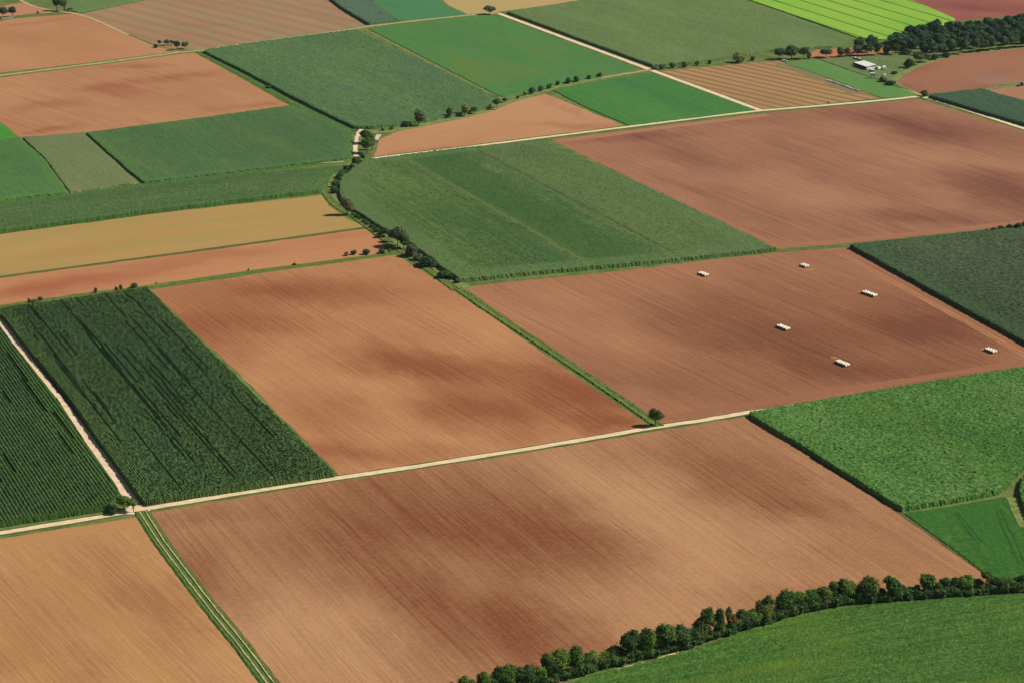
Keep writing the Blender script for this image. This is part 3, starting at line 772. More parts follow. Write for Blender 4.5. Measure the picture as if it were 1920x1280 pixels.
def crown_arrays(seed, kind, nleaf=2400, leaf=.034):
    """leaf clumps over a set of lobes, in a tree of height 1 and crown width 1"""
    r = np.random.default_rng(seed)
    rx, rz, cz, nl, lr, fl = {'round': (.40, .36, .62, 20, (.15, .23), 1.0), 'tall': (.27, .44, .55, 20, (.13, .20), 1.0), 'cone': (.24, .48, .52, 18, (.10, .17), 1.0),
                              'open': (.36, .30, .68, 13, (.12, .17), .7), 'bush': (.52, .50, .44, 16, (.20, .30), 1.0), 'fan': (.40, .22, .76, 14, (.12, .18), .8)}[kind]
    C, RR = [(0, 0, cz)], [min(rx, rz) * .62]
    for i in range(nl):
        z_ = 1 - 2 * (i + .5) / nl
        a = i * 2.399963 + r.uniform(-.35, .35)
        q_ = math.sqrt(max(0, 1 - z_ * z_))
        rr = r.uniform(*lr)
        m_ = r.uniform(.5, 1.08)
        taper = 1.0 if kind != 'cone' else (.55 - .5 * z_)
        C.append(((rx - rr * .75) * m_ * q_ * taper * math.cos(a), (rx - rr * .75) * m_ * q_ * taper * math.sin(a), cz + (rz - rr * .75) * m_ * z_ * (1.0 + r.uniform(-.1, .12))))
        RR.append(rr * (.8 if z_ < -.5 and kind != 'bush' else 1.0))
    if kind in ('fan', 'open'):
        C.append((0, .02, cz - rz - .05)); RR.append(.09)
    nl = len(C)
    nleaf = int(nleaf * fl)
    C, RR = np.array(C), np.array(RR)
    zs = .82                                          # lobes a little flattened
    k = r.choice(nl, nleaf, p=RR ** 2 / (RR ** 2).sum())
    d = r.normal(size=(nleaf, 3))
    d /= np.linalg.norm(d, axis=1)[:, None]
    d[:, 2] = np.where(d[:, 2] < -.55, -d[:, 2] * .6, d[:, 2])
    rad = RR[k] * np.where(r.random(nleaf) < .12, r.uniform(1.05, 1.45, nleaf), r.uniform(.78, 1.10, nleaf))
    c = C[k] + d * rad[:, None] * np.array((1, 1, zs))
    nrm = d + r.normal(size=(nleaf, 3)) * .55 + np.array((0, 0, .25))
    nrm /= np.linalg.norm(nrm, axis=1)[:, None]
    up = r.normal(size=(nleaf, 3))
    ta = np.cross(nrm, up)
    ta /= np.linalg.norm(ta, axis=1)[:, None]
    tb = np.cross(nrm, ta)
    sz = leaf * r.uniform(.6, 1.5, nleaf)[:, None]
    ta, tb = ta * sz, tb * sz * r.uniform(.55, 1.0, nleaf)[:, None]
    V = np.stack([c - ta, c - tb * .8, c + ta, c + tb], 1).reshape(-1, 3)
    V[:, 2] = np.maximum(V[:, 2], .005)
    Q = np.arange(nleaf * 4).reshape(-1, 4)
    lean = r.normal(0, .07, 2)
    bend = lambda q: q + np.stack([lean[0] * np.sin(q[:, 2] * 4), lean[1] * np.cos(q[:, 2] * 5), np.zeros(len(q))], 1)
    V = bend(V)
    tint = np.clip(.5 + (r.uniform(size=nl) - .5)[k] * .8 + r.normal(size=nleaf) * .14, 0, 1)
    # solid inner blobs added to block light through the lobes, tinted darker
    cv, cq, ct = [], [], []
    base = len(V)
    for i in range(nl):
        v = ICO_V * (1 + r.uniform(-.22, .22, (len(ICO_V), 1))) * RR[i] * .74 * np.array((1, 1, zs)) + C[i]
        v = bend(v)
        v[:, 2] = np.maximum(v[:, 2], .004)
        cq.append(np.concatenate([ICO_F, ICO_F[:, :1]], 1)[:, :3] + base)
        base += len(v)
        cv.append(v)
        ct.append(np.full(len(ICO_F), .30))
    return V, Q, tint, np.concatenate(cv), np.concatenate(cq), np.concatenate(ct)


def trunk_arrays(seed, hgt=.62, bare=False):
    r = np.random.default_rng(seed)
    Vs, Fs = [], []

    def tube(pts, rads, n=6):
        b = sum(len(v) for v in Vs)
        pts = np.array(pts)
        vv = []
        for p_, ra in zip(pts, rads):
            for q in range(n):
                a = 2 * math.pi * q / n
                vv.append((p_[0] + ra * math.cos(a), p_[1] + ra * math.sin(a), p_[2]))
        Vs.append(np.array(vv))
        for i in range(len(pts) - 1):
            for q in range(n):
                Fs.append((b + i * n + q, b + i * n + (q + 1) % n, b + (i + 1) * n + (q + 1) % n, b + (i + 1) * n + q))
    j = lambda s: r.uniform(-s, s)
    tube([(0, 0, -.01), (j(.008), j(.008), hgt * .35), (j(.02), j(.02), hgt * .7), (j(.03), j(.03), hgt)], (.030, .022, .015, .007))
    for i in range(5):
        a = i * 1.3 + j(.4)
        z = hgt * r.uniform(.35, .7)
        L = r.uniform(.15, .27)
        tube([(0, 0, z), (L * .5 * math.cos(a), L * .5 * math.sin(a), z + .07), (L * math.cos(a), L * math.sin(a), z + .18)], (.011, .008, .004), 5)
    return np.concatenate(Vs), np.array(Fs)


MESH = {}


def join_tri(V, Q, t, cv, cq, ct):
    """leaf quads + core triangles as one triangle array"""
    T = np.concatenate([Q[:, [0, 1, 2]], Q[:, [0, 2, 3]]])
    return np.concatenate([V, cv]), np.concatenate([T, cq]), np.concatenate([t, t, ct])


def crown_mesh(kind, var, leaf, n=2400, sz=.034):
    key = (kind, var, leaf, n)
    if key not in MESH:
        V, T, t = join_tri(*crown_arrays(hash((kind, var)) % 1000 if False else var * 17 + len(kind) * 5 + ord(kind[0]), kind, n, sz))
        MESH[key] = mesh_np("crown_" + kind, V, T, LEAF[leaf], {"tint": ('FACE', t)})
    return MESH[key]


TRUNKS = [mesh_np("trunk", *trunk_arrays(i), M_BARK) for i in range(3)]
UNIT = {}


def width_of(me):
    if me.name not in UNIT:
        co = np.empty(len(me.vertices) * 3, np.float32)
        me.vertices.foreach_get("co", co)
        co = co.reshape(-1, 3)
        UNIT[me.name] = (max(np.ptp(co[:, 0]), np.ptp(co[:, 1])), co[:, 2].max())
    return UNIT[me.name]


def size_crown(o, wd, ht):
    ux, uz = width_of(o.data)
    o.scale = (wd / ux, wd / ux, ht / uz)


def tree(x, y, top, wpx, kind, leaf, label, group=None, var=None, cat="tree", single=False, name="tree", n=2400, sz=.034):
    """tree whose foot stands at photo pixel (x, y), crown top at row `top`, crown wpx pixels wide"""
    gx, gy = P(x, y)
    ht = max(.8, vert_m(y, top, x))
    wd = wpx / px_per_m(x, y)
    var = random.randrange(4) if var is None else var
    me = crown_mesh(kind, var, leaf, n, sz)
    rz = random.uniform(0, 6.28)
    if single:
        o = put(name, me, None, (gx, gy, 0))
        size_crown(o, wd, ht)
        o.rotation_euler.z = rz
        return tag(o, label, cat, group)
    root = bpy.data.objects.new(name, None)
    COL.objects.link(root)
    root.location = (gx, gy, 0)
    root.rotation_euler.z = rz
    c = put("crown", me, root)
    size_crown(c, wd, ht)
    t = put("trunk", TRUNKS[var % 3], root)
    t.scale = (ht * 1.05, ht * 1.05, ht * 1.05)
    return tag(root, label, cat, group)


ORD = "first second third fourth fifth sixth seventh eighth ninth tenth eleventh twelfth thirteenth fourteenth fifteenth sixteenth seventeenth eighteenth nineteenth twentieth".split()
TENS = {2: "twenty", 3: "thirty", 4: "forty", 5: "fifty", 6: "sixty", 7: "seventy", 8: "eighty", 9: "ninety"}


def ordinal(i):
    if i < 20: return ORD[i]
    t, u = divmod(i + 1, 10)
    return (TENS[t][:-1] + "ieth") if u == 0 else TENS[t] + "-" + ORD[u - 1]


# hedgerow along the lower right field: (x, top row, width px, kind, leaf)
HL = np.array([(780, 1360), (860, 1330), (940, 1308), (1047, 1278), (1135, 1254), (1210, 1235), (1285, 1219), (1335, 1200), (1385, 1185), (1440, 1172), (1502, 1151), (1580, 1136), (1665, 1129), (1765, 1122), (1852, 1115), (1920, 1111), (2060, 1104)], float)
hy = lambda x: float(np.interp(x, HL[:, 0], HL[:, 1]))
HT = [(845, 1275, 24, 'round', 'green'), (870, 1264, 26, 'round', 'olive'), (905, 1256, 30, 'round', 'green'), (935, 1246, 28, 'round', 'dark'), (955, 1242, 34, 'round', 'green'), (972, 1246, 30, 'round', 'green'), (993, 1243, 28, 'round', 'dark'), (1010, 1247, 26, 'tall', 'green'),
      (1027, 1221, 28, 'tall', 'dark'), (1052, 1212, 34, 'round', 'green'), (1079, 1206, 30, 'tall', 'green'), (1097, 1222, 24, 'round', 'green'), (1114, 1219, 28, 'round', 'olive'), (1134, 1221, 26, 'round', 'green'), (1154, 1211, 34, 'round', 'dark'),
      (1182, 1178, 38, 'round', 'dark'), (1212, 1174, 36, 'round', 'green'), (1247, 1164, 40, 'round', 'green'), (1277, 1170, 36, 'round', 'dark'), (1298, 1176, 30, 'round', 'dark'), (1316, 1154, 28, 'tall', 'olive'),
      (1327, 1138, 26, 'open', 'green'), (1348, 1138, 22, 'cone', 'dark'), (1365, 1133, 12, 'open', 'olive'), (1371, 1150, 20, 'open', 'rust'), (1392, 1142, 28, 'round', 'dark'), (1412, 1141, 28, 'round', 'green'), (1432, 1120, 30, 'round', 'olive'), (1438, 1115, 28, 'tall', 'dark'), (1456, 1136, 24, 'round', 'dark'),
      (1475, 1106, 32, 'tall', 'green'), (1498, 1108, 30, 'round', 'green'), (1522, 1105, 30, 'tall', 'green'), (1545, 1099, 26, 'tall', 'olive'), (1560, 1087, 18, 'cone', 'dark'), (1586, 1081, 32, 'round', 'green'), (1604, 1102, 28, 'tall', 'green'), (1628, 1078, 36, 'round', 'olive'), (1648, 1100, 22, 'tall', 'dark'),
      (1669, 1078, 28, 'tall', 'green'), (1688, 1095, 22, 'tall', 'dark'), (1705, 1101, 22, 'cone', 'dark'), (1719, 1095, 16, 'cone', 'dark'), (1736, 1073, 30, 'tall', 'green'), (1755, 1088, 24, 'round', 'dark'), (1771, 1081, 26, 'round', 'green'), (1789, 1083, 24, 'round', 'dark'), (1810, 1077, 30, 'round', 'green'),
      (1833, 1085, 24, 'tall', 'green'), (1847, 1069, 22, 'fan', 'dark'), (1867, 1082, 26, 'round', 'dark'), (1889, 1081, 28, 'round', 'green'), (1906, 1081, 22, 'tall', 'dark'), (1920, 1074, 28, 'round', 'dark'), (1944, 1078, 30, 'round', 'green'), (1970, 1074, 30, 'tall', 'dark')]
LOOK = {'green': 'fresh green', 'dark': 'dark green', 'olive': 'yellowish green', 'grey': 'greyish', 'rust': 'thin brownish', 'wood': 'dark green'}
FORM = {'round': 'rounded', 'tall': 'upright', 'cone': 'slim pointed', 'open': 'loose open', 'fan': 'flat topped', 'bush': 'bushy'}
fill = []
for a_, b_ in zip(HT[:-1], HT[1:]):
    if b_[0] - a_[0] > 19:
        fill.append(((a_[0] + b_[0]) / 2 + random.uniform(-3, 3), max(a_[1], b_[1]) + random.uniform(4, 14), random.uniform(20, 28), random.choice(['tall', 'round', 'cone', 'round']), random.choice(['green', 'dark', 'dark', 'olive'])))
HT = sorted(HT + fill)
for i, (x, top, wd, kd, lf) in enumerate(HT):
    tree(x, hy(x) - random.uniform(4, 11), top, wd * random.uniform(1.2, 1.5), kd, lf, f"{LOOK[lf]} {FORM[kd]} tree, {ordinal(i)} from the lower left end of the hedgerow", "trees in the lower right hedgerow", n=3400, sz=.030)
# undergrowth at the hedge foot: one mass of low bushes
bv, bt, bl = [], [], []
off = 0
for i, x in enumerate(np.arange(830, 2000, 9.5)):
    V, T, t = join_tri(*crown_arrays(200 + i % 7, 'bush', 300, .09))
    y = hy(x) - random.uniform(0.5, 4)
    gx, gy = P(x, y)
    sc = np.array((random.uniform(3, 4.4), random.uniform(2.4, 3.2), random.uniform(2.6, 4.8)))
    bv.append(V * sc + np.array((gx, gy, 0)))
    bt.append(T + off)
    bl.append(np.clip(t + random.uniform(-.2, .2), 0, 1))
    off += len(V)
tag(put("undergrowth", mesh_np("undergrowth", np.concatenate(bv), np.concatenate(bt), LEAF['dark'], {"tint": ('FACE', np.concatenate(bl))})),
    "low dark bushes filling the foot of the lower right hedgerow", "undergrowth", kind='stuff')

# single trees
tree(1229, 799, 763, 34, 'round', 'green', "lone round green tree at the end of the grassy track by the pale road", var=1, n=3200, sz=.030)
tree(233, 959, 929, 40, 'round', 'green', "broad green tree at the pale road junction, largest of its group", var=2, n=3200, sz=.030)
tree(250.5, 960, 934, 19, 'open', 'green', "small tree with a thin bare trunk at the road junction", var=0, n=1600)
tree(213, 964, 945, 20, 'bush', 'dark', "dark rounded bush left of the tree at the road junction", single=True, name="bush", cat="bush")
tree(918, 28, 10, 27, 'round', 'wood', "single dark round tree where the two tracks meet at the top", var=3)

# creek trees: x, foot row, top row, width, kind, leaf, label
CR = [(684, 270, 243, 26, 'round', 'dark', "tall dark tree at the back of the creek clump beside the short path"),
      (688, 288, 257, 25, 'round', 'green', "front green tree of the creek clump beside the short path"),
      (698, 281, 252, 13, 'tall', 'olive', "slim pale tree on the brown field side of the creek clump"),
      (667, 314, 293, 22, 'round', 'dark', "dark round tree where the path crosses the creek"),
      (679, 301, 287, 10, 'tall', 'dark', "small slim tree just right of the creek crossing"),
      (651, 404, 367, 26, 'tall', 'grey', "tall greyish tree casting a long shadow onto the yellow stubble"),
      (746, 463, 423, 34, 'round', 'grey', "largest greyish tree of the creek on the curved maize edge"),
      (757, 468, 434, 22, 'tall', 'dark', "dark tree right beside the largest greyish creek tree"),
      (722, 446, 427, 20, 'round', 'dark', "low dark tree left of the largest greyish creek tree"),
      (735, 454, 430, 18, 'round', 'dark', "dark tree squeezed behind the largest greyish creek tree"),
      (785, 236, 203, 24, 'tall', 'grey', "tall grey leaved tree at the near edge of the upper maize"),
      (844, 222, 201, 13, 'tall', 'grey', "slim grey tree, left of the brownish one above the pale brown strip"),
      (871, 218, 193, 18, 'tall', 'olive', "brownish tree between a slim grey and a dark tree above the brown strip"),
      (890, 214, 200, 14, 'round', 'dark', "dark round tree right of the brownish tree above the brown strip"),
      (931, 202, 184, 15, 'round', 'dark', "dark tree at the corner where maize, beet and brown field meet"),
      (946, 193, 183, 9, 'round', 'dark', "small dark tree right of the corner tree above the brown strip"),
      (762, 238, 227, 16, 'bush', 'dark', "dark bush left of the tall grey tree at the maize edge")]
for x, y, tp, wd, kd, lf, lb in CR:
    tree(x, y, tp, wd * 1.1, kd, lf, lb, "trees along the creek")
CB = [(651, 323, 12, 11), (641, 333, 13, 11), (634, 342, 12, 11), (628, 351, 12, 10), (626, 362, 12, 9), (770, 481, 22, 19), (783, 489, 14, 11), (798, 499, 26, 14), (810, 501, 14, 9), (833, 521, 18, 11), (845, 524, 12, 9), (859, 530, 10, 7),
      (676, 412, 8, 4), (690, 422, 9, 5), (703, 432, 9, 6)]
CBL = ["small bush just below the creek crossing", "second small bush below the creek crossing", "third small bush below the creek crossing, at the bend", "fourth small bush below the creek crossing", "lowest of the five small bushes in the creek bend",
       "big dark bush right below the largest creek trees", "small bush below the big dark creek bush", "wide dark bush halfway down the lower creek bank", "small bush touching the wide dark bush on the lower creek", "grey bush near the lower tip of the maize field",
       "small bush right of the grey bush at the lower maize tip", "last tiny bush of the creek at the lower corner of the maize",
       "tiny bush below the tall greyish creek tree", "tiny bush halfway between the two big greyish creek trees", "tiny bush just left of the dark creek trees"]
for (x, y, wd, ht), lb in zip(CB, CBL):
    tree(x, y, y - ht * 1.25, wd * 1.5, 'bush', 'dark' if (x + y) % 3 else 'grey', lb, "bushes along the creek", single=True, name="bush", cat="bush", n=900, sz=.055)
for i, (x, y, wd, ht) in enumerate([(663, 404, 10, 6), (670, 409, 11, 7), (684, 418, 12, 7), (697, 428, 12, 8), (708, 436, 13, 9), (716, 441, 12, 9)]):
    tree(x, y, y - ht, wd * 1.2, 'bush', 'dark', f"low bush on the curved maize edge between two greyish trees, {ordinal(i)} from the top", "bushes along the creek", single=True, name="bush", cat="bush", n=900, sz=.055)
for i, (x, y, wd, ht) in enumerate([(658, 318, 13, 11), (646, 328, 13, 11), (637, 337, 12, 11), (631, 346, 12, 10), (627, 356, 12, 9)]):
    tree(x, y, y - ht, wd * 1.3, 'bush', 'dark' if i % 2 else 'wood', f"dark bush in the creek bend beside the grassy track, {ordinal(i)} from the crossing", "bushes in the creek bend", single=True, name="bush", cat="bush", n=900, sz=.055)
FB = [(650, 480, 10, 8, 'rust', "small rusty brown bush on the margin left of the creek track"), (664, 478, 14, 10, 'dark', "dark bush right of the rusty brown one on the field margin"), (687, 477, 19, 10, 'dark', "widest dark round bush on the margin of the red brown strip"),
      (717, 475, 18, 9, 'dark', "rounded bush on the margin nearest the creek trees"), (731, 472, 8, 6, 'grey', "tiny bush at the corner of margin and creek track"), (552, 497, 10, 4, 'dark', "flat little bush midway along the field margin"),
      (251, 540, 15, 9, 'dark', "dark round bush at the upper corner of the maize"), (227, 543, 8, 10, 'dark', "slim bush, right one of a pair behind the maize"), (218, 544, 8, 7, 'dark', "low bush, left one of a pair behind the maize"),
      (180, 549, 8, 11, 'dark', "upright small bush standing alone behind the maize"), (76, 563, 12, 7, 'dark', "dark small bush at the right end of the low scrub behind the maize"), (64, 566, 18, 5, 'dark', "flat low scrub behind the left maize"),
      (54, 567, 5, 8, 'dark', "thin small bush at the left end of the low scrub"), (293, 533, 4, 4, 'dark', "tiny shrub on the margin right of the maize corner"), (466, 508, 4, 5, 'dark', "tiny lone shrub midway on the brown field margin")]
for x, y, wd, ht, lf, lb in FB:
    tree(x, y, y - ht, wd, 'bush', lf, lb, "bushes on the field margin", single=True, name="bush", cat="bush", n=900, sz=.055)
for x, y, wd, ht, lb in [(735, 243, 10, 6, "small bush left of the tall grey tree on the upper margin"), (718, 245, 8, 5, "small bush right behind the white bale rows"), (918, 206, 12, 8, "low bush below the dark corner tree"),
                         (503, 166, 12, 6, "small bush on the green strip beside the shadowed maize edge"), (71, 26, 5, 5, "tiny bush on the margin left of the two dark trees at the top"), (132, 20, 12, 5, "low bush right of the two dark trees at the top"),
                         (1734, 181, 17, 12, "dark round bush at the corner of the pale tracks"), (1655, 154, 18, 11, "bluish bush below the white roofed shed"), (1668, 160, 26, 9, "wide low bush in front of the curved brown field"), (1676, 140, 14, 7, "low dark bush right of the white caravans")]:
    tree(x, y, y - ht, wd * 1.05, 'bush', 'dark', lb, single=True, name="bush", cat="bush", n=900, sz=.055)
# row of bushes between the two bright green fields
for i, (x, y, wd, ht) in enumerate([(971, 185, 8, 6), (984, 179, 10, 7), (997, 176, 15, 13), (1013, 171, 13, 11), (1031, 166, 13, 9), (1046, 160, 10, 9), (1065, 157, 14, 12), (1081, 154, 15, 12), (1105, 149, 12, 9), (1125, 145, 12, 9)]):
    tree(x, y, y - ht, wd, 'bush', 'wood', f"dark rounded bush between the bright green fields, {ordinal(i)} from the lower left", "bushes between the bright green fields", single=True, name="bush", cat="bush", n=1100, sz=.05)
for i, (x, y, wd, ht) in enumerate([(1226, 131, 14, 8), (1241, 130, 15, 9), (1260, 128, 15, 11), (1283, 126, 14, 11), (1307, 123, 11, 9), (1331, 120, 11, 8), (1384, 118, 28, 20), (1411, 114, 11, 9)]):
    tree(x, y, y - ht, wd, 'bush', 'olive' if i == 6 else 'wood', ("largest brownish bush" if i == 6 else "dark bush") + f" above the striped stubble, {ordinal(i)} from the pink track", "bushes above the striped stubble", single=True, name="bush", cat="bush", n=1100, sz=.05)
# tree belt left of the wood
for i, (x, y, tp, wd, kd) in enumerate([(1460, 112, 90, 21, 'round'), (1484, 111, 84, 30, 'tall'), (1507, 111, 89, 24, 'round'), (1517, 111, 97, 10, 'bush'), (1549, 109, 92, 28, 'round'), (1575, 107, 88, 18, 'tall'), (1588, 106, 90, 18, 'round'), (1612, 100, 69, 22, 'round'), (1634, 98, 65, 26, 'round'),
                                        (1608, 104, 84, 26, 'round'), (1626, 105, 82, 26, 'round'), (1646, 104, 81, 20, 'tall'), (1678, 103, 81, 20, 'round'), (1700, 103, 90, 22, 'bush'), (1662, 101, 84, 18, 'bush')]):
    tree(x, y, tp, wd * 1.05, kd, 'wood', f"dark tree in the belt behind the white roofed shed, {ordinal(i)} counted from its left end", "tree belt left of the wood", n=1800, sz=.04)
for x, y, tp, wd, kd, lf, lb in [(1703, 128, 109, 22, 'bush', 'wood', "dark round bush in front of the wood beside the curved field"), (1722, 122, 98, 26, 'round', 'grey', "greyish tree at the foot of the wood by the curved field"), (1737, 117, 100, 22, 'round', 'grey', "smaller greyish tree at the foot of the wood"),
                                 (1752, 112, 101, 20, 'bush', 'wood', "low bush at the foot of the wood right of the grey trees"), (1775, 108, 97, 20, 'bush', 'wood', "second low bush at the foot of the wood along the curved field")]:
    tree(x, y, tp, wd, kd, lf, lb, single=True, n=1800, sz=.04, cat="bush" if kd == 'bush' else "tree", name="bush" if kd == 'bush' else "tree")
# the wood: every tree its own object
front = np.array([(1676, 88), (1700, 97), (1740, 107), (1790, 104), (1840, 97), (1900, 90), (2010, 84)], float)
back = np.array([(1676, 80), (1700, 76), (1740, 70), (1800, 68), (1860, 60), (2010, 50)], float)
topl = np.array([(1670, 62), (1690, 54), (1712, 44), (1740, 36), (1760, 35), (1780, 38), (1800, 34), (1830, 33), (1858, 31), (1880, 26), (1900, 27), (1920, 25), (2010, 18)], float)
k = 0
for row_ in range(6):
    fr = row_ / 5
    for x in np.arange(1676 + (row_ % 2) * 9, 2000, 18.5):
        xx = x + random.uniform(-4, 4)
        y = np.interp(xx, front[:, 0], front[:, 1]) * (1 - fr) + np.interp(xx, back[:, 0], back[:, 1]) * fr
        top_back = np.interp(xx, topl[:, 0], topl[:, 1])
        yb = np.interp(xx, back[:, 0], back[:, 1])
        ht_px = (yb - top_back) * random.uniform(.82, 1.04) * (1.0 - .12 * (1 - fr))
        tree(xx, y, y - ht_px, random.uniform(21, 28), random.choice(['round', 'tall', 'round']), 'wood', "dark green tree standing within the wood beside the lime green field", "trees of the dark wood", single=True, n=1800, sz=.04)
        k += 1
# right border hedge
for i, (x, y, wd, ht) in enumerate([(1850, 434, 14, 4), (1863, 433, 14, 7), (1877, 432, 16, 9), (1892, 431, 17, 11), (1908, 430, 19, 13), (1924, 429, 20, 15), (1944, 427, 22, 16)]):
    tree(x, y, y - ht, wd * 1.1, 'bush', 'dark', f"dark bush behind the maize at the right border, {ordinal(i)} from its thin end", "bushes at the right border", single=True, name="bush", cat="bush", n=1100, sz=.05)
# far left groups
for x, y, tp, wd, lb in [(299, 86, 75, 9, "small tree, leftmost of the group beside the grass track"), (313, 86, 74, 13, "dark tree, second from left in the group beside the grass track"), (322, 85, 75, 11, "dark tree in the middle of the group beside the grass track"),
                         (332, 95, 76, 17, "largest round tree of the group beside the grass track"), (347, 92, 78, 15, "round tree, rightmost of the group beside the grass track"),
                         (107, 21, -5, 17, "left one of two tall dark trees at the top left"), (120, 21, -6, 18, "right one of two tall dark trees at the top left"),
                         (6, 34, 12, 19, "dark tree at the left border sheltering white boxes"), (23, 32, 12, 16, "dark tree right of the border tree sheltering white boxes")]:
    tree(x, y, tp, wd * 1.05, 'round', 'wood', lb, "small tree groups at the top left", n=1600, sz=.04)
tree(292, 90, 83, 10, 'bush', 'wood', "dark bush left of the tree group beside the grass track", single=True, name="bush", cat="bush", n=900, sz=.055)

# ------------------------------------------------------------------ wrapped bales
import bmesh
M_WRAP = plain_mat("white_wrap", (234, 222, 202), (216, 202, 182), 1.5, rough=.35, spec=.4)
M_END_SHADE = plain_mat("wrap_end_shade", (120, 116, 114), (92, 90, 92), 3.0, rough=.4, spec=.3, ob=True)  # end film greyed: shade on the bale ends put into its colour


def bale_meshes():
    """round bale lying on its side, axis along x: wrap skin and folded end film"""
    r_, w_ = .66, .62
    prof = [(.0, w_ * .90), (.42, w_ * .96), (.58, w_), (.655, w_ * .84), (r_, w_ * .5), (r_ * .985, 0), (r_, -w_ * .5), (.655, -w_ * .84), (.58, -w_), (.42, -w_ * .96), (0, -w_ * .9)]
    n = 20
    V, Fc = [], []
    body = prof[2:9]
    for (rr, xx) in body:
        for q in range(n):
            a = 2 * math.pi * q / n
            V.append((xx, rr * math.cos(a), r_ + rr * math.sin(a) * .97))
    for i in range(len(body) - 1):
        for q in range(n):
            Fc.append((i * n + q, i * n + (q + 1) % n, (i + 1) * n + (q + 1) % n, (i + 1) * n + q))
    skin = mesh_np("bale_wrap", V, np.array(Fc), M_WRAP)
    for p_ in skin.polygons: p_.use_smooth = True
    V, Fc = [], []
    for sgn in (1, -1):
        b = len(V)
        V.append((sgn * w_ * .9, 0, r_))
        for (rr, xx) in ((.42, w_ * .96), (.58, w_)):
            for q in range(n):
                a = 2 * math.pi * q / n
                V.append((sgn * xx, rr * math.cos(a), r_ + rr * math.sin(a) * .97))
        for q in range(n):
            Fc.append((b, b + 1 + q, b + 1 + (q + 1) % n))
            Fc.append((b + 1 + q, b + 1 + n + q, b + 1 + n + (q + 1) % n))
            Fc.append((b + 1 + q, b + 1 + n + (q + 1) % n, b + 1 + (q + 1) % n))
    return skin, mesh_np("bale_end", V, np.array(Fc), M_END_SHADE)


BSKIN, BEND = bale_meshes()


def bale_stack(x, y, n, row, label, group, skew=0.0, drop=0):
    """two rows of n wrapped bales lying side by side"""
    a = gang(*row)
    c = P(x, y)
    for i in range(n):
        for j in (0, 1):
            if drop and i == 0 and j == 1 and drop == 2: continue
            u = (i - (n - 1) / 2) * 1.33 + random.uniform(-.05, .05)
            v = (j - .5) * 1.30 + random.uniform(-.08, .08) + (skew if i >= n - 1 else 0)
            o = bpy.data.objects.new("hay_bale", None)
            COL.objects.link(o)
            o.location = (c[0] + u * math.cos(a) - v * math.sin(a), c[1] + u * math.sin(a) + v * math.cos(a), Z1)
            o.rotation_euler.z = a + math.pi / 2 + random.uniform(-.06, .06)
            put("wrap", BSKIN, o)
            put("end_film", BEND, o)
            tag(o, label, "bale", group)


AB = ((1600, 540), (1660, 561))
M_LIT = plain_mat("straw_litter", (176, 130, 78), (146, 100, 66), .25)
for q_ in ([(1300, 510), (1313, 515)], [(1326, 521), (1338, 527)], [(1494, 497), (1502, 499)], [(1514, 504), (1526, 509)], [(1612, 545), (1618, 548)], [(1560, 668), (1570, 678)], [(1846, 652), (1850, 656)]):
    ribbon("straw_litter", q_, 3.0, Z1 + .02, M_LIT, jit=.9, step=1.5)
bale_stack(1318.5, 516.5, 4, AB, "white wrapped round bale in the stack nearest the big maize field", "bales stacked near the big maize field")
bale_stack(1508, 500.5, 3, AB, "white wrapped round bale in the small stack nearest the dark maize corner", "bales in the small upper stack")
bale_stack(1630, 553.5, 6, AB, "white wrapped round bale in the longest stack beside the dark maize", "bales in the longest stack")
bale_stack(1468, 616.5, 5, AB, "white wrapped round bale in the stack at the middle of the brown field", "bales in the middle stack")
bale_stack(1579, 683.5, 5, AB, "white wrapped round bale in the stack nearest the bright green crop", "bales in the stack near the bright crop")
bale_stack(1857, 659.5, 4, AB, "white wrapped round bale in the stack at the right border", "bales in the stack at the right border")
bale_stack(707.5, 261, 10, ((703.2, 267), (711.8, 254)), "white wrapped round bale in the two rows beside the creek clump", "bales in two rows beside the creek clump")

# ------------------------------------------------------------------ shed, caravans and vehicles


def box_bm(bm, x0, x1, y0, y1, z0, z1):
    vs = [bm.verts.new(p_) for p_ in ((x0, y0, z0), (x1, y0, z0), (x1, y1, z0), (x0, y1, z0), (x0, y0, z1), (x1, y0, z1), (x1, y1, z1), (x0, y1, z1))]
    for f in ((3, 2, 1, 0), (4, 5, 6, 7), (0, 1, 5, 4), (1, 2, 6, 5), (2, 3, 7, 6), (3, 0, 4, 7)): bm.faces.new([vs[i] for i in f])


def prism_bm(bm, prof, y0, y1):
    a = [bm.verts.new((x, y0, z)) for x, z in prof]
    b = [bm.verts.new((x, y1, z)) for x, z in prof]
    n = len(prof)
    bm.faces.new(a)
    bm.faces.new(b[::-1])
    for i in range(n): bm.faces.new((a[(i + 1) % n], a[i], b[i], b[(i + 1) % n]))


def wheel_bm(bm, x, y, r_, w_, n=16):
    ring = [[bm.verts.new((x + rr * math.cos(2 * math.pi * q / n), y + yy, r_ + rr * math.sin(2 * math.pi * q / n))) for q in range(n)] for rr, yy in ((r_ * .45, -w_ / 2), (r_ * .92, -w_ / 2), (r_, -w_ * .3), (r_, w_ * .3), (r_ * .92, w_ / 2), (r_ * .45, w_ / 2))]
    for i in range(len(ring) - 1):
        for q in range(n): bm.faces.new((ring[i][q], ring[i][(q + 1) % n], ring[i + 1][(q + 1) % n], ring[i + 1][q]))
    bm.faces.new(ring[0][::-1])
    bm.faces.new(ring[-1])


def obm(name, fn, mat, parent, bevel=0.0):
    bm = bmesh.new()
    fn(bm)
    bmesh.ops.recalc_face_normals(bm, faces=bm.faces)
    if bevel: bmesh.ops.bevel(bm, geom=bm.edges[:], offset=bevel, segments=2, affect='EDGES')
    me_ = bpy.data.meshes.new(name)
    bm.to_mesh(me_)
    bm.free()
    me_.materials.append(mat)
    return put(name, me_, parent)


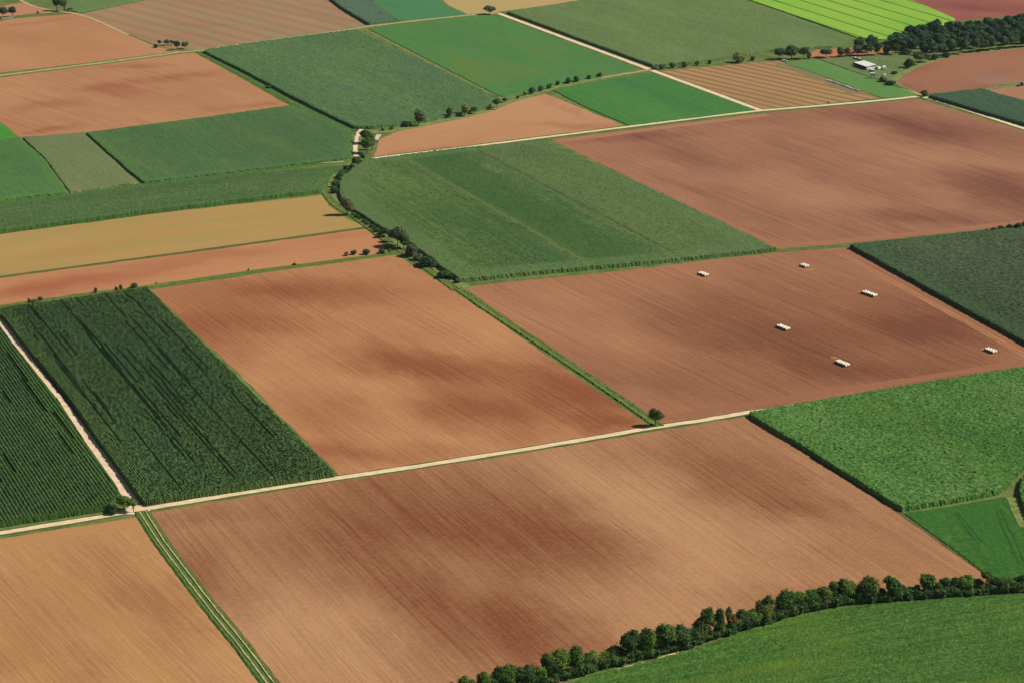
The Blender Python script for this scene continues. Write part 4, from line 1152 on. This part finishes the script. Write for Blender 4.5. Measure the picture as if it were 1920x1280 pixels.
def thing(name, x, y, ang, label, cat, group=None, z=0.0):
    o = bpy.data.objects.new(name, None)
    COL.objects.link(o)
    gx, gy = P(x, y)
    o.location = (gx, gy, z)
    o.rotation_euler.z = ang
    return tag(o, label, cat, group)


M_WHITE = plain_mat("white_sheet", (250, 250, 246), (238, 238, 232), .8, rough=.5)
M_DARK = plain_mat("dark_board", (64, 54, 62), (48, 42, 50), 1.5)
M_GREY = plain_mat("grey_board", (168, 160, 156), (140, 134, 130), 1.2)
M_BROWN = plain_mat("brown_board", (176, 120, 88), (150, 98, 72), 1.2)
M_BLUE = plain_mat("pale_blue", (150, 196, 214), (122, 174, 200), 1.0, rough=.5)
M_GLASS = plain_mat("dark_glass", (44, 50, 62), (34, 38, 50), 1.0, rough=.15, spec=.5)
M_TYRE = plain_mat("tyre_rubber", (36, 36, 38), (26, 26, 28), 2.0)
M_POST = plain_mat("pale_post", (196, 192, 176), (176, 172, 156), 1.0)
AA = gang((1604, 121), (1629, 129.5))
sh = thing("shed", 1622, 128, AA, "long low shed with a white roof and dark open front", "shed")
Ls, Ws = 7.2, 3.3
obm("back_wall", lambda b: box_bm(b, -Ls, Ls, Ws - .15, Ws, 0, 3.3), M_GREY, sh)
obm("side_wall", lambda b: box_bm(b, -Ls, -Ls + .15, -Ws, Ws - .16, 0, 2.5), M_GREY, sh)
obm("side_wall", lambda b: box_bm(b, Ls - .15, Ls, -Ws, Ws - .16, 0, 2.5), M_WHITE, sh)
obm("front_boards", lambda b: [box_bm(b, -Ls + .3 + i * 2.36, -Ls + 2.3 + i * 2.36, -Ws + .1, -Ws + .25, 0, 1.3 + .5 * (i % 2)) for i in range(6)], M_DARK, sh)
obm("floor", lambda b: box_bm(b, -Ls + .16, Ls - .16, -Ws + .3, Ws - .17, .0, .06), M_DARK, sh)
for i in range(7):
    obm("post", lambda b, i=i: box_bm(b, -Ls + .05 + i * (2 * Ls - .3) / 6, -Ls + .25 + i * (2 * Ls - .3) / 6, -Ws - .2, -Ws, 0, 2.35), M_POST, sh)
rf = obm("roof", lambda b: prism_bm(b, [(-Ls - .5, 0), (Ls + .5, 0), (Ls + .5, .16), (-Ls - .5, .16)], -Ws - .7, Ws + .4), M_WHITE, sh)
rf.location = (0, 0, 2.9)
rf.rotation_euler = (R(5.5), 0, 0)
obm("canopy", lambda b: box_bm(b, Ls + .6, Ls + 2.4, -3.0, -.4, 1.9, 2.02), M_WHITE, sh)
an = thing("hut", 1605, 122.5, AA, "small grey lean-to hut at the upper end of the white roofed shed", "hut")
obm("wall", lambda b: box_bm(b, -1.4, 1.0, -1.4, 1.4, 0, 1.8), M_DARK, an)
obm("roof", lambda b: box_bm(b, -1.6, 1.2, -1.6, 1.6, 1.82, 1.95), M_GREY, an)
hb = thing("hut", 1635, 135.5, AA, "small brown hut at the lower end of the white roofed shed", "hut")
obm("wall", lambda b: box_bm(b, -1.1, 1.1, -1.0, 1.0, 0, 1.7), M_BROWN, hb)
obm("roof", lambda b: box_bm(b, -1.3, 1.3, -1.2, 1.2, 1.72, 1.86), M_WHITE, hb)
obm("door", lambda b: box_bm(b, -.4, .4, -1.06, -1.003, 0, 1.5), M_DARK, hb)
ob = thing("raised_stand", 1636, 148, 0.0, "pale blue box raised on two thin posts below the shed", "stand")
obm("cabin", lambda b: box_bm(b, -1.5, 1.5, -.8, .8, 2.0, 3.6), M_BLUE, ob)
obm("roof", lambda b: box_bm(b, -1.65, 1.65, -.95, .95, 3.62, 3.72), M_WHITE, ob)
for sx in (-1.2, 1.2):
    for sy in (-.6, .6): obm("post", lambda b: box_bm(b, sx - .08, sx + .08, sy - .08, sy + .08, 0, 1.98), M_POST, ob)


def caravan(x, y, ang, label, L=4.2, hgt=2.3):
    o = thing("caravan", x, y, ang, label, "caravan", "white caravans by the shed")
    pr = [(-L / 2, .5), (L / 2, .5), (L / 2 + .1, 1.1), (L / 2 - .3, hgt), (-L / 2 + .5, hgt), (-L / 2 - .1, 1.2)]
    obm("body", lambda b: prism_bm(b, pr, -1.05, 1.05), M_WHITE, o, .06)
    for sy in (-1.058, 1.02): obm("window", lambda b: box_bm(b, -L * .25, L * .2, sy, sy + .038, 1.25, 1.85), M_GLASS, o)
    for sy in (-.95, .95): obm("wheel", lambda b: wheel_bm(b, 0, sy, .33, .2), M_TYRE, o)
    obm("tow_bar", lambda b: box_bm(b, L / 2, L / 2 + 1.1, -.06, .06, .42, .52), M_GREY, o)
    return o


caravan(1646, 131, AA + .2, "smaller white caravan next to the shed end", 3.4, 2.0)
caravan(1657.5, 131, AA - .5, "white caravan with a dark window, right of the smaller one", 4.4, 2.3)
tk = thing("water_tank", 1657.5, 142, 0, "round white tank with a dark opening below the caravans", "tank")
def tank(b):
    n = 18
    rings = [[b.verts.new((rr * math.cos(2 * math.pi * q / n), rr * math.sin(2 * math.pi * q / n), zz)) for q in range(n)] for rr, zz in ((1.05, 0), (1.1, .1), (1.1, .95), (1.0, 1.1), (.55, 1.12))]
    for i in range(4):
        for q in range(n): b.faces.new((rings[i][q], rings[i][(q + 1) % n], rings[i + 1][(q + 1) % n], rings[i + 1][q]))
obm("wall", tank, M_WHITE, tk)
obm("water", lambda b: b.faces.new([b.verts.new((.62 * math.cos(2 * math.pi * q / 18), .62 * math.sin(2 * math.pi * q / 18), 1.0)) for q in range(18)]), M_GLASS, tk)


def trailer(x, y, ang, label):
    o = thing("trailer", x, y, ang, label, "trailer", "dark trailers behind the shed")
    obm("bed", lambda b: box_bm(b, -1.5, 1.5, -.8, .8, .6, 1.3), M_DARK, o)
    obm("cover", lambda b: box_bm(b, -1.2, .9, -.7, .7, 1.302, 1.5), M_WHITE, o)
    for sy in (-.85, .85): obm("wheel", lambda b: wheel_bm(b, 0, sy, .35, .2), M_TYRE, o)


trailer(1603.5, 112, AA, "dark trailer with a pale cover behind the shed, left one")
trailer(1611.5, 114, AA, "dark trailer with a pale cover behind the shed, right one")
for x, y, lb in [(1643, 112, "grey heap on the grass behind the shed"), (1652, 112, "pale heap on the grass right of the grey heap")]:
    o = put("rubble_heap", mesh_np("rubble_heap", ICO_V * np.array((1.5, 1.0, .9)) * (1 + rng.uniform(-.2, .2, (len(ICO_V), 1))), ICO_F, M_GREY), None, (*P(x, y), .1))
    tag(o, lb, "heap")


def car(x, y, ang, label):
    o = thing("car", x, y, ang, label, "car")
    lo = [(-2.1, .35), (2.1, .35), (2.15, .75), (1.2, .95), (-2.0, .98), (-2.15, .7)]
    obm("body", lambda b: prism_bm(b, lo, -.87, .87), M_WHITE, o, .05)
    obm("windows", lambda b: prism_bm(b, [(-1.85, .985), (1.1, .965), (.45, 1.38), (-1.5, 1.40)], -.74, .74), M_GLASS, o)
    obm("roof", lambda b: box_bm(b, -1.5, .45, -.70, .70, 1.403, 1.46), M_WHITE, o)
    for sx in (-1.3, 1.3):
        for sy in (-.8, .8): obm("wheel", lambda b: wheel_bm(b, sx, sy, .32, .22), M_TYRE, o)
    for sy in (-.6, .6): obm("headlight", lambda b: box_bm(b, 2.13, 2.17, sy - .16, sy + .16, .62, .76), M_GLASS, o)


car(1471, 116, -.15, "white car parked below the dark trees at the end of the green strip")
M_RED = plain_mat("tractor_paint", (206, 204, 190), (186, 186, 172), 1.0, rough=.4, spec=.4)
tr_ = thing("tractor", 1917, 161, .12, "pale tractor with black wheels working at the right border", "tractor")
obm("hood", lambda b: box_bm(b, .2, 2.2, -.45, .45, .9, 1.7), M_RED, tr_, .06)
obm("cab", lambda b: prism_bm(b, [(-1.1, 1.1), (.15, 1.1), (.05, 2.55), (-.95, 2.55)], -.7, .7), M_GLASS, tr_)
obm("roof", lambda b: box_bm(b, -1.15, .25, -.78, .78, 2.553, 2.68), M_RED, tr_, .03)
for sx, rr in ((-.7, .82), (1.6, .58)):
    for sy in (-.95, .95): obm("wheel", lambda b: wheel_bm(b, sx, sy, rr, .45), M_TYRE, tr_)
hr = thing("harrow", 1911, 162, .12, "dark harrow pulled behind the pale tractor", "harrow")
obm("frame", lambda b: [box_bm(b, -1.0, .6, -1.6 + i * .8, -1.5 + i * .8, .5, .62) for i in range(5)], M_DARK, hr)
obm("roller", lambda b: wheel_bm(b, -1.0, 0, .35, 3.4), M_TYRE, hr)
st = thing("straw_bale", 1555, 193.5, .3, "lone yellow straw bale on the track edge below the striped stubble", "bale", z=.02)
M_STRAW = plain_mat("straw_yellow", (216, 190, 116), (186, 156, 90), 2.0, ob=True)
for me_, nm in ((BSKIN, "straw_roll"), (BEND, "cut_end")):
    m2 = me_.copy()
    m2.materials[0] = M_STRAW
    put(nm, m2, st)
for i, (x, y) in enumerate([(5, 36), (11, 35.5), (17, 35), (22, 34.5)]):
    o = thing("hive_box", x, y, .1, f"small white box under the trees at the left border, {ordinal(i)} from the left", "box", "white boxes under the border trees", z=.05)
    obm("box", lambda b: box_bm(b, -.8, .8, -.6, .6, 0, 1.1), M_WHITE, o)
    obm("lid", lambda b: box_bm(b, -.88, .88, -.68, .68, 1.102, 1.2), M_GREY, o)

# ------------------------------------------------------------------ the air
HAZE = 2.5e-5
hm = bpy.data.materials.new("haze_air")
hm.use_nodes = True
ht_ = hm.node_tree
for nd in list(ht_.nodes):
    if nd.type != 'OUTPUT_MATERIAL': ht_.nodes.remove(nd)
pv = ht_.nodes.new("ShaderNodeVolumePrincipled")
pv.inputs["Color"].default_value = (.68, .80, 1.0, 1)
pv.inputs["Density"].default_value = HAZE
pv.inputs["Anisotropy"].default_value = .3
pv.inputs["Density Attribute"].default_value = ""
ht_.links.new(pv.outputs[0], [n for n in ht_.nodes if n.type == 'OUTPUT_MATERIAL'][0].inputs["Volume"])
hz = obm("haze", lambda b: box_bm(b, -5100, 5100, -1600, 9100, -1.0, 292.0), hm, None)
tag(hz, "thin summer haze over the fields", "haze", kind='stuff')

# dust raised by the tractor, drifting back over the field corner
dm = hm.copy()
dm.name = "field_dust"
dv_ = [n for n in dm.node_tree.nodes if n.type == 'PRINCIPLED_VOLUME'][0]
dv_.inputs["Color"].default_value = (.92, .82, .72, 1)
dv_.inputs["Density"].default_value = .022
DV, DT = [], []
for n_, (x, y, rx, ry, rz) in enumerate([(1895, 161, 11, 6, 1.8), (1862, 163, 14, 8, 2.6), (1836, 160, 10, 7, 2.2)]):
    gx, gy = P(x, y)
    DV.append(ICO_V * np.array((rx, ry, rz)) + np.array((gx, gy, rz + .3 + 1.2 * n_)))
    DT.append(ICO_F + n_ * len(ICO_V))
tag(put("dust_cloud", mesh_np("dust_cloud", np.concatenate(DV), np.concatenate(DT), dm)), "faint dust drifting behind the pale tractor", "dust", kind='stuff')
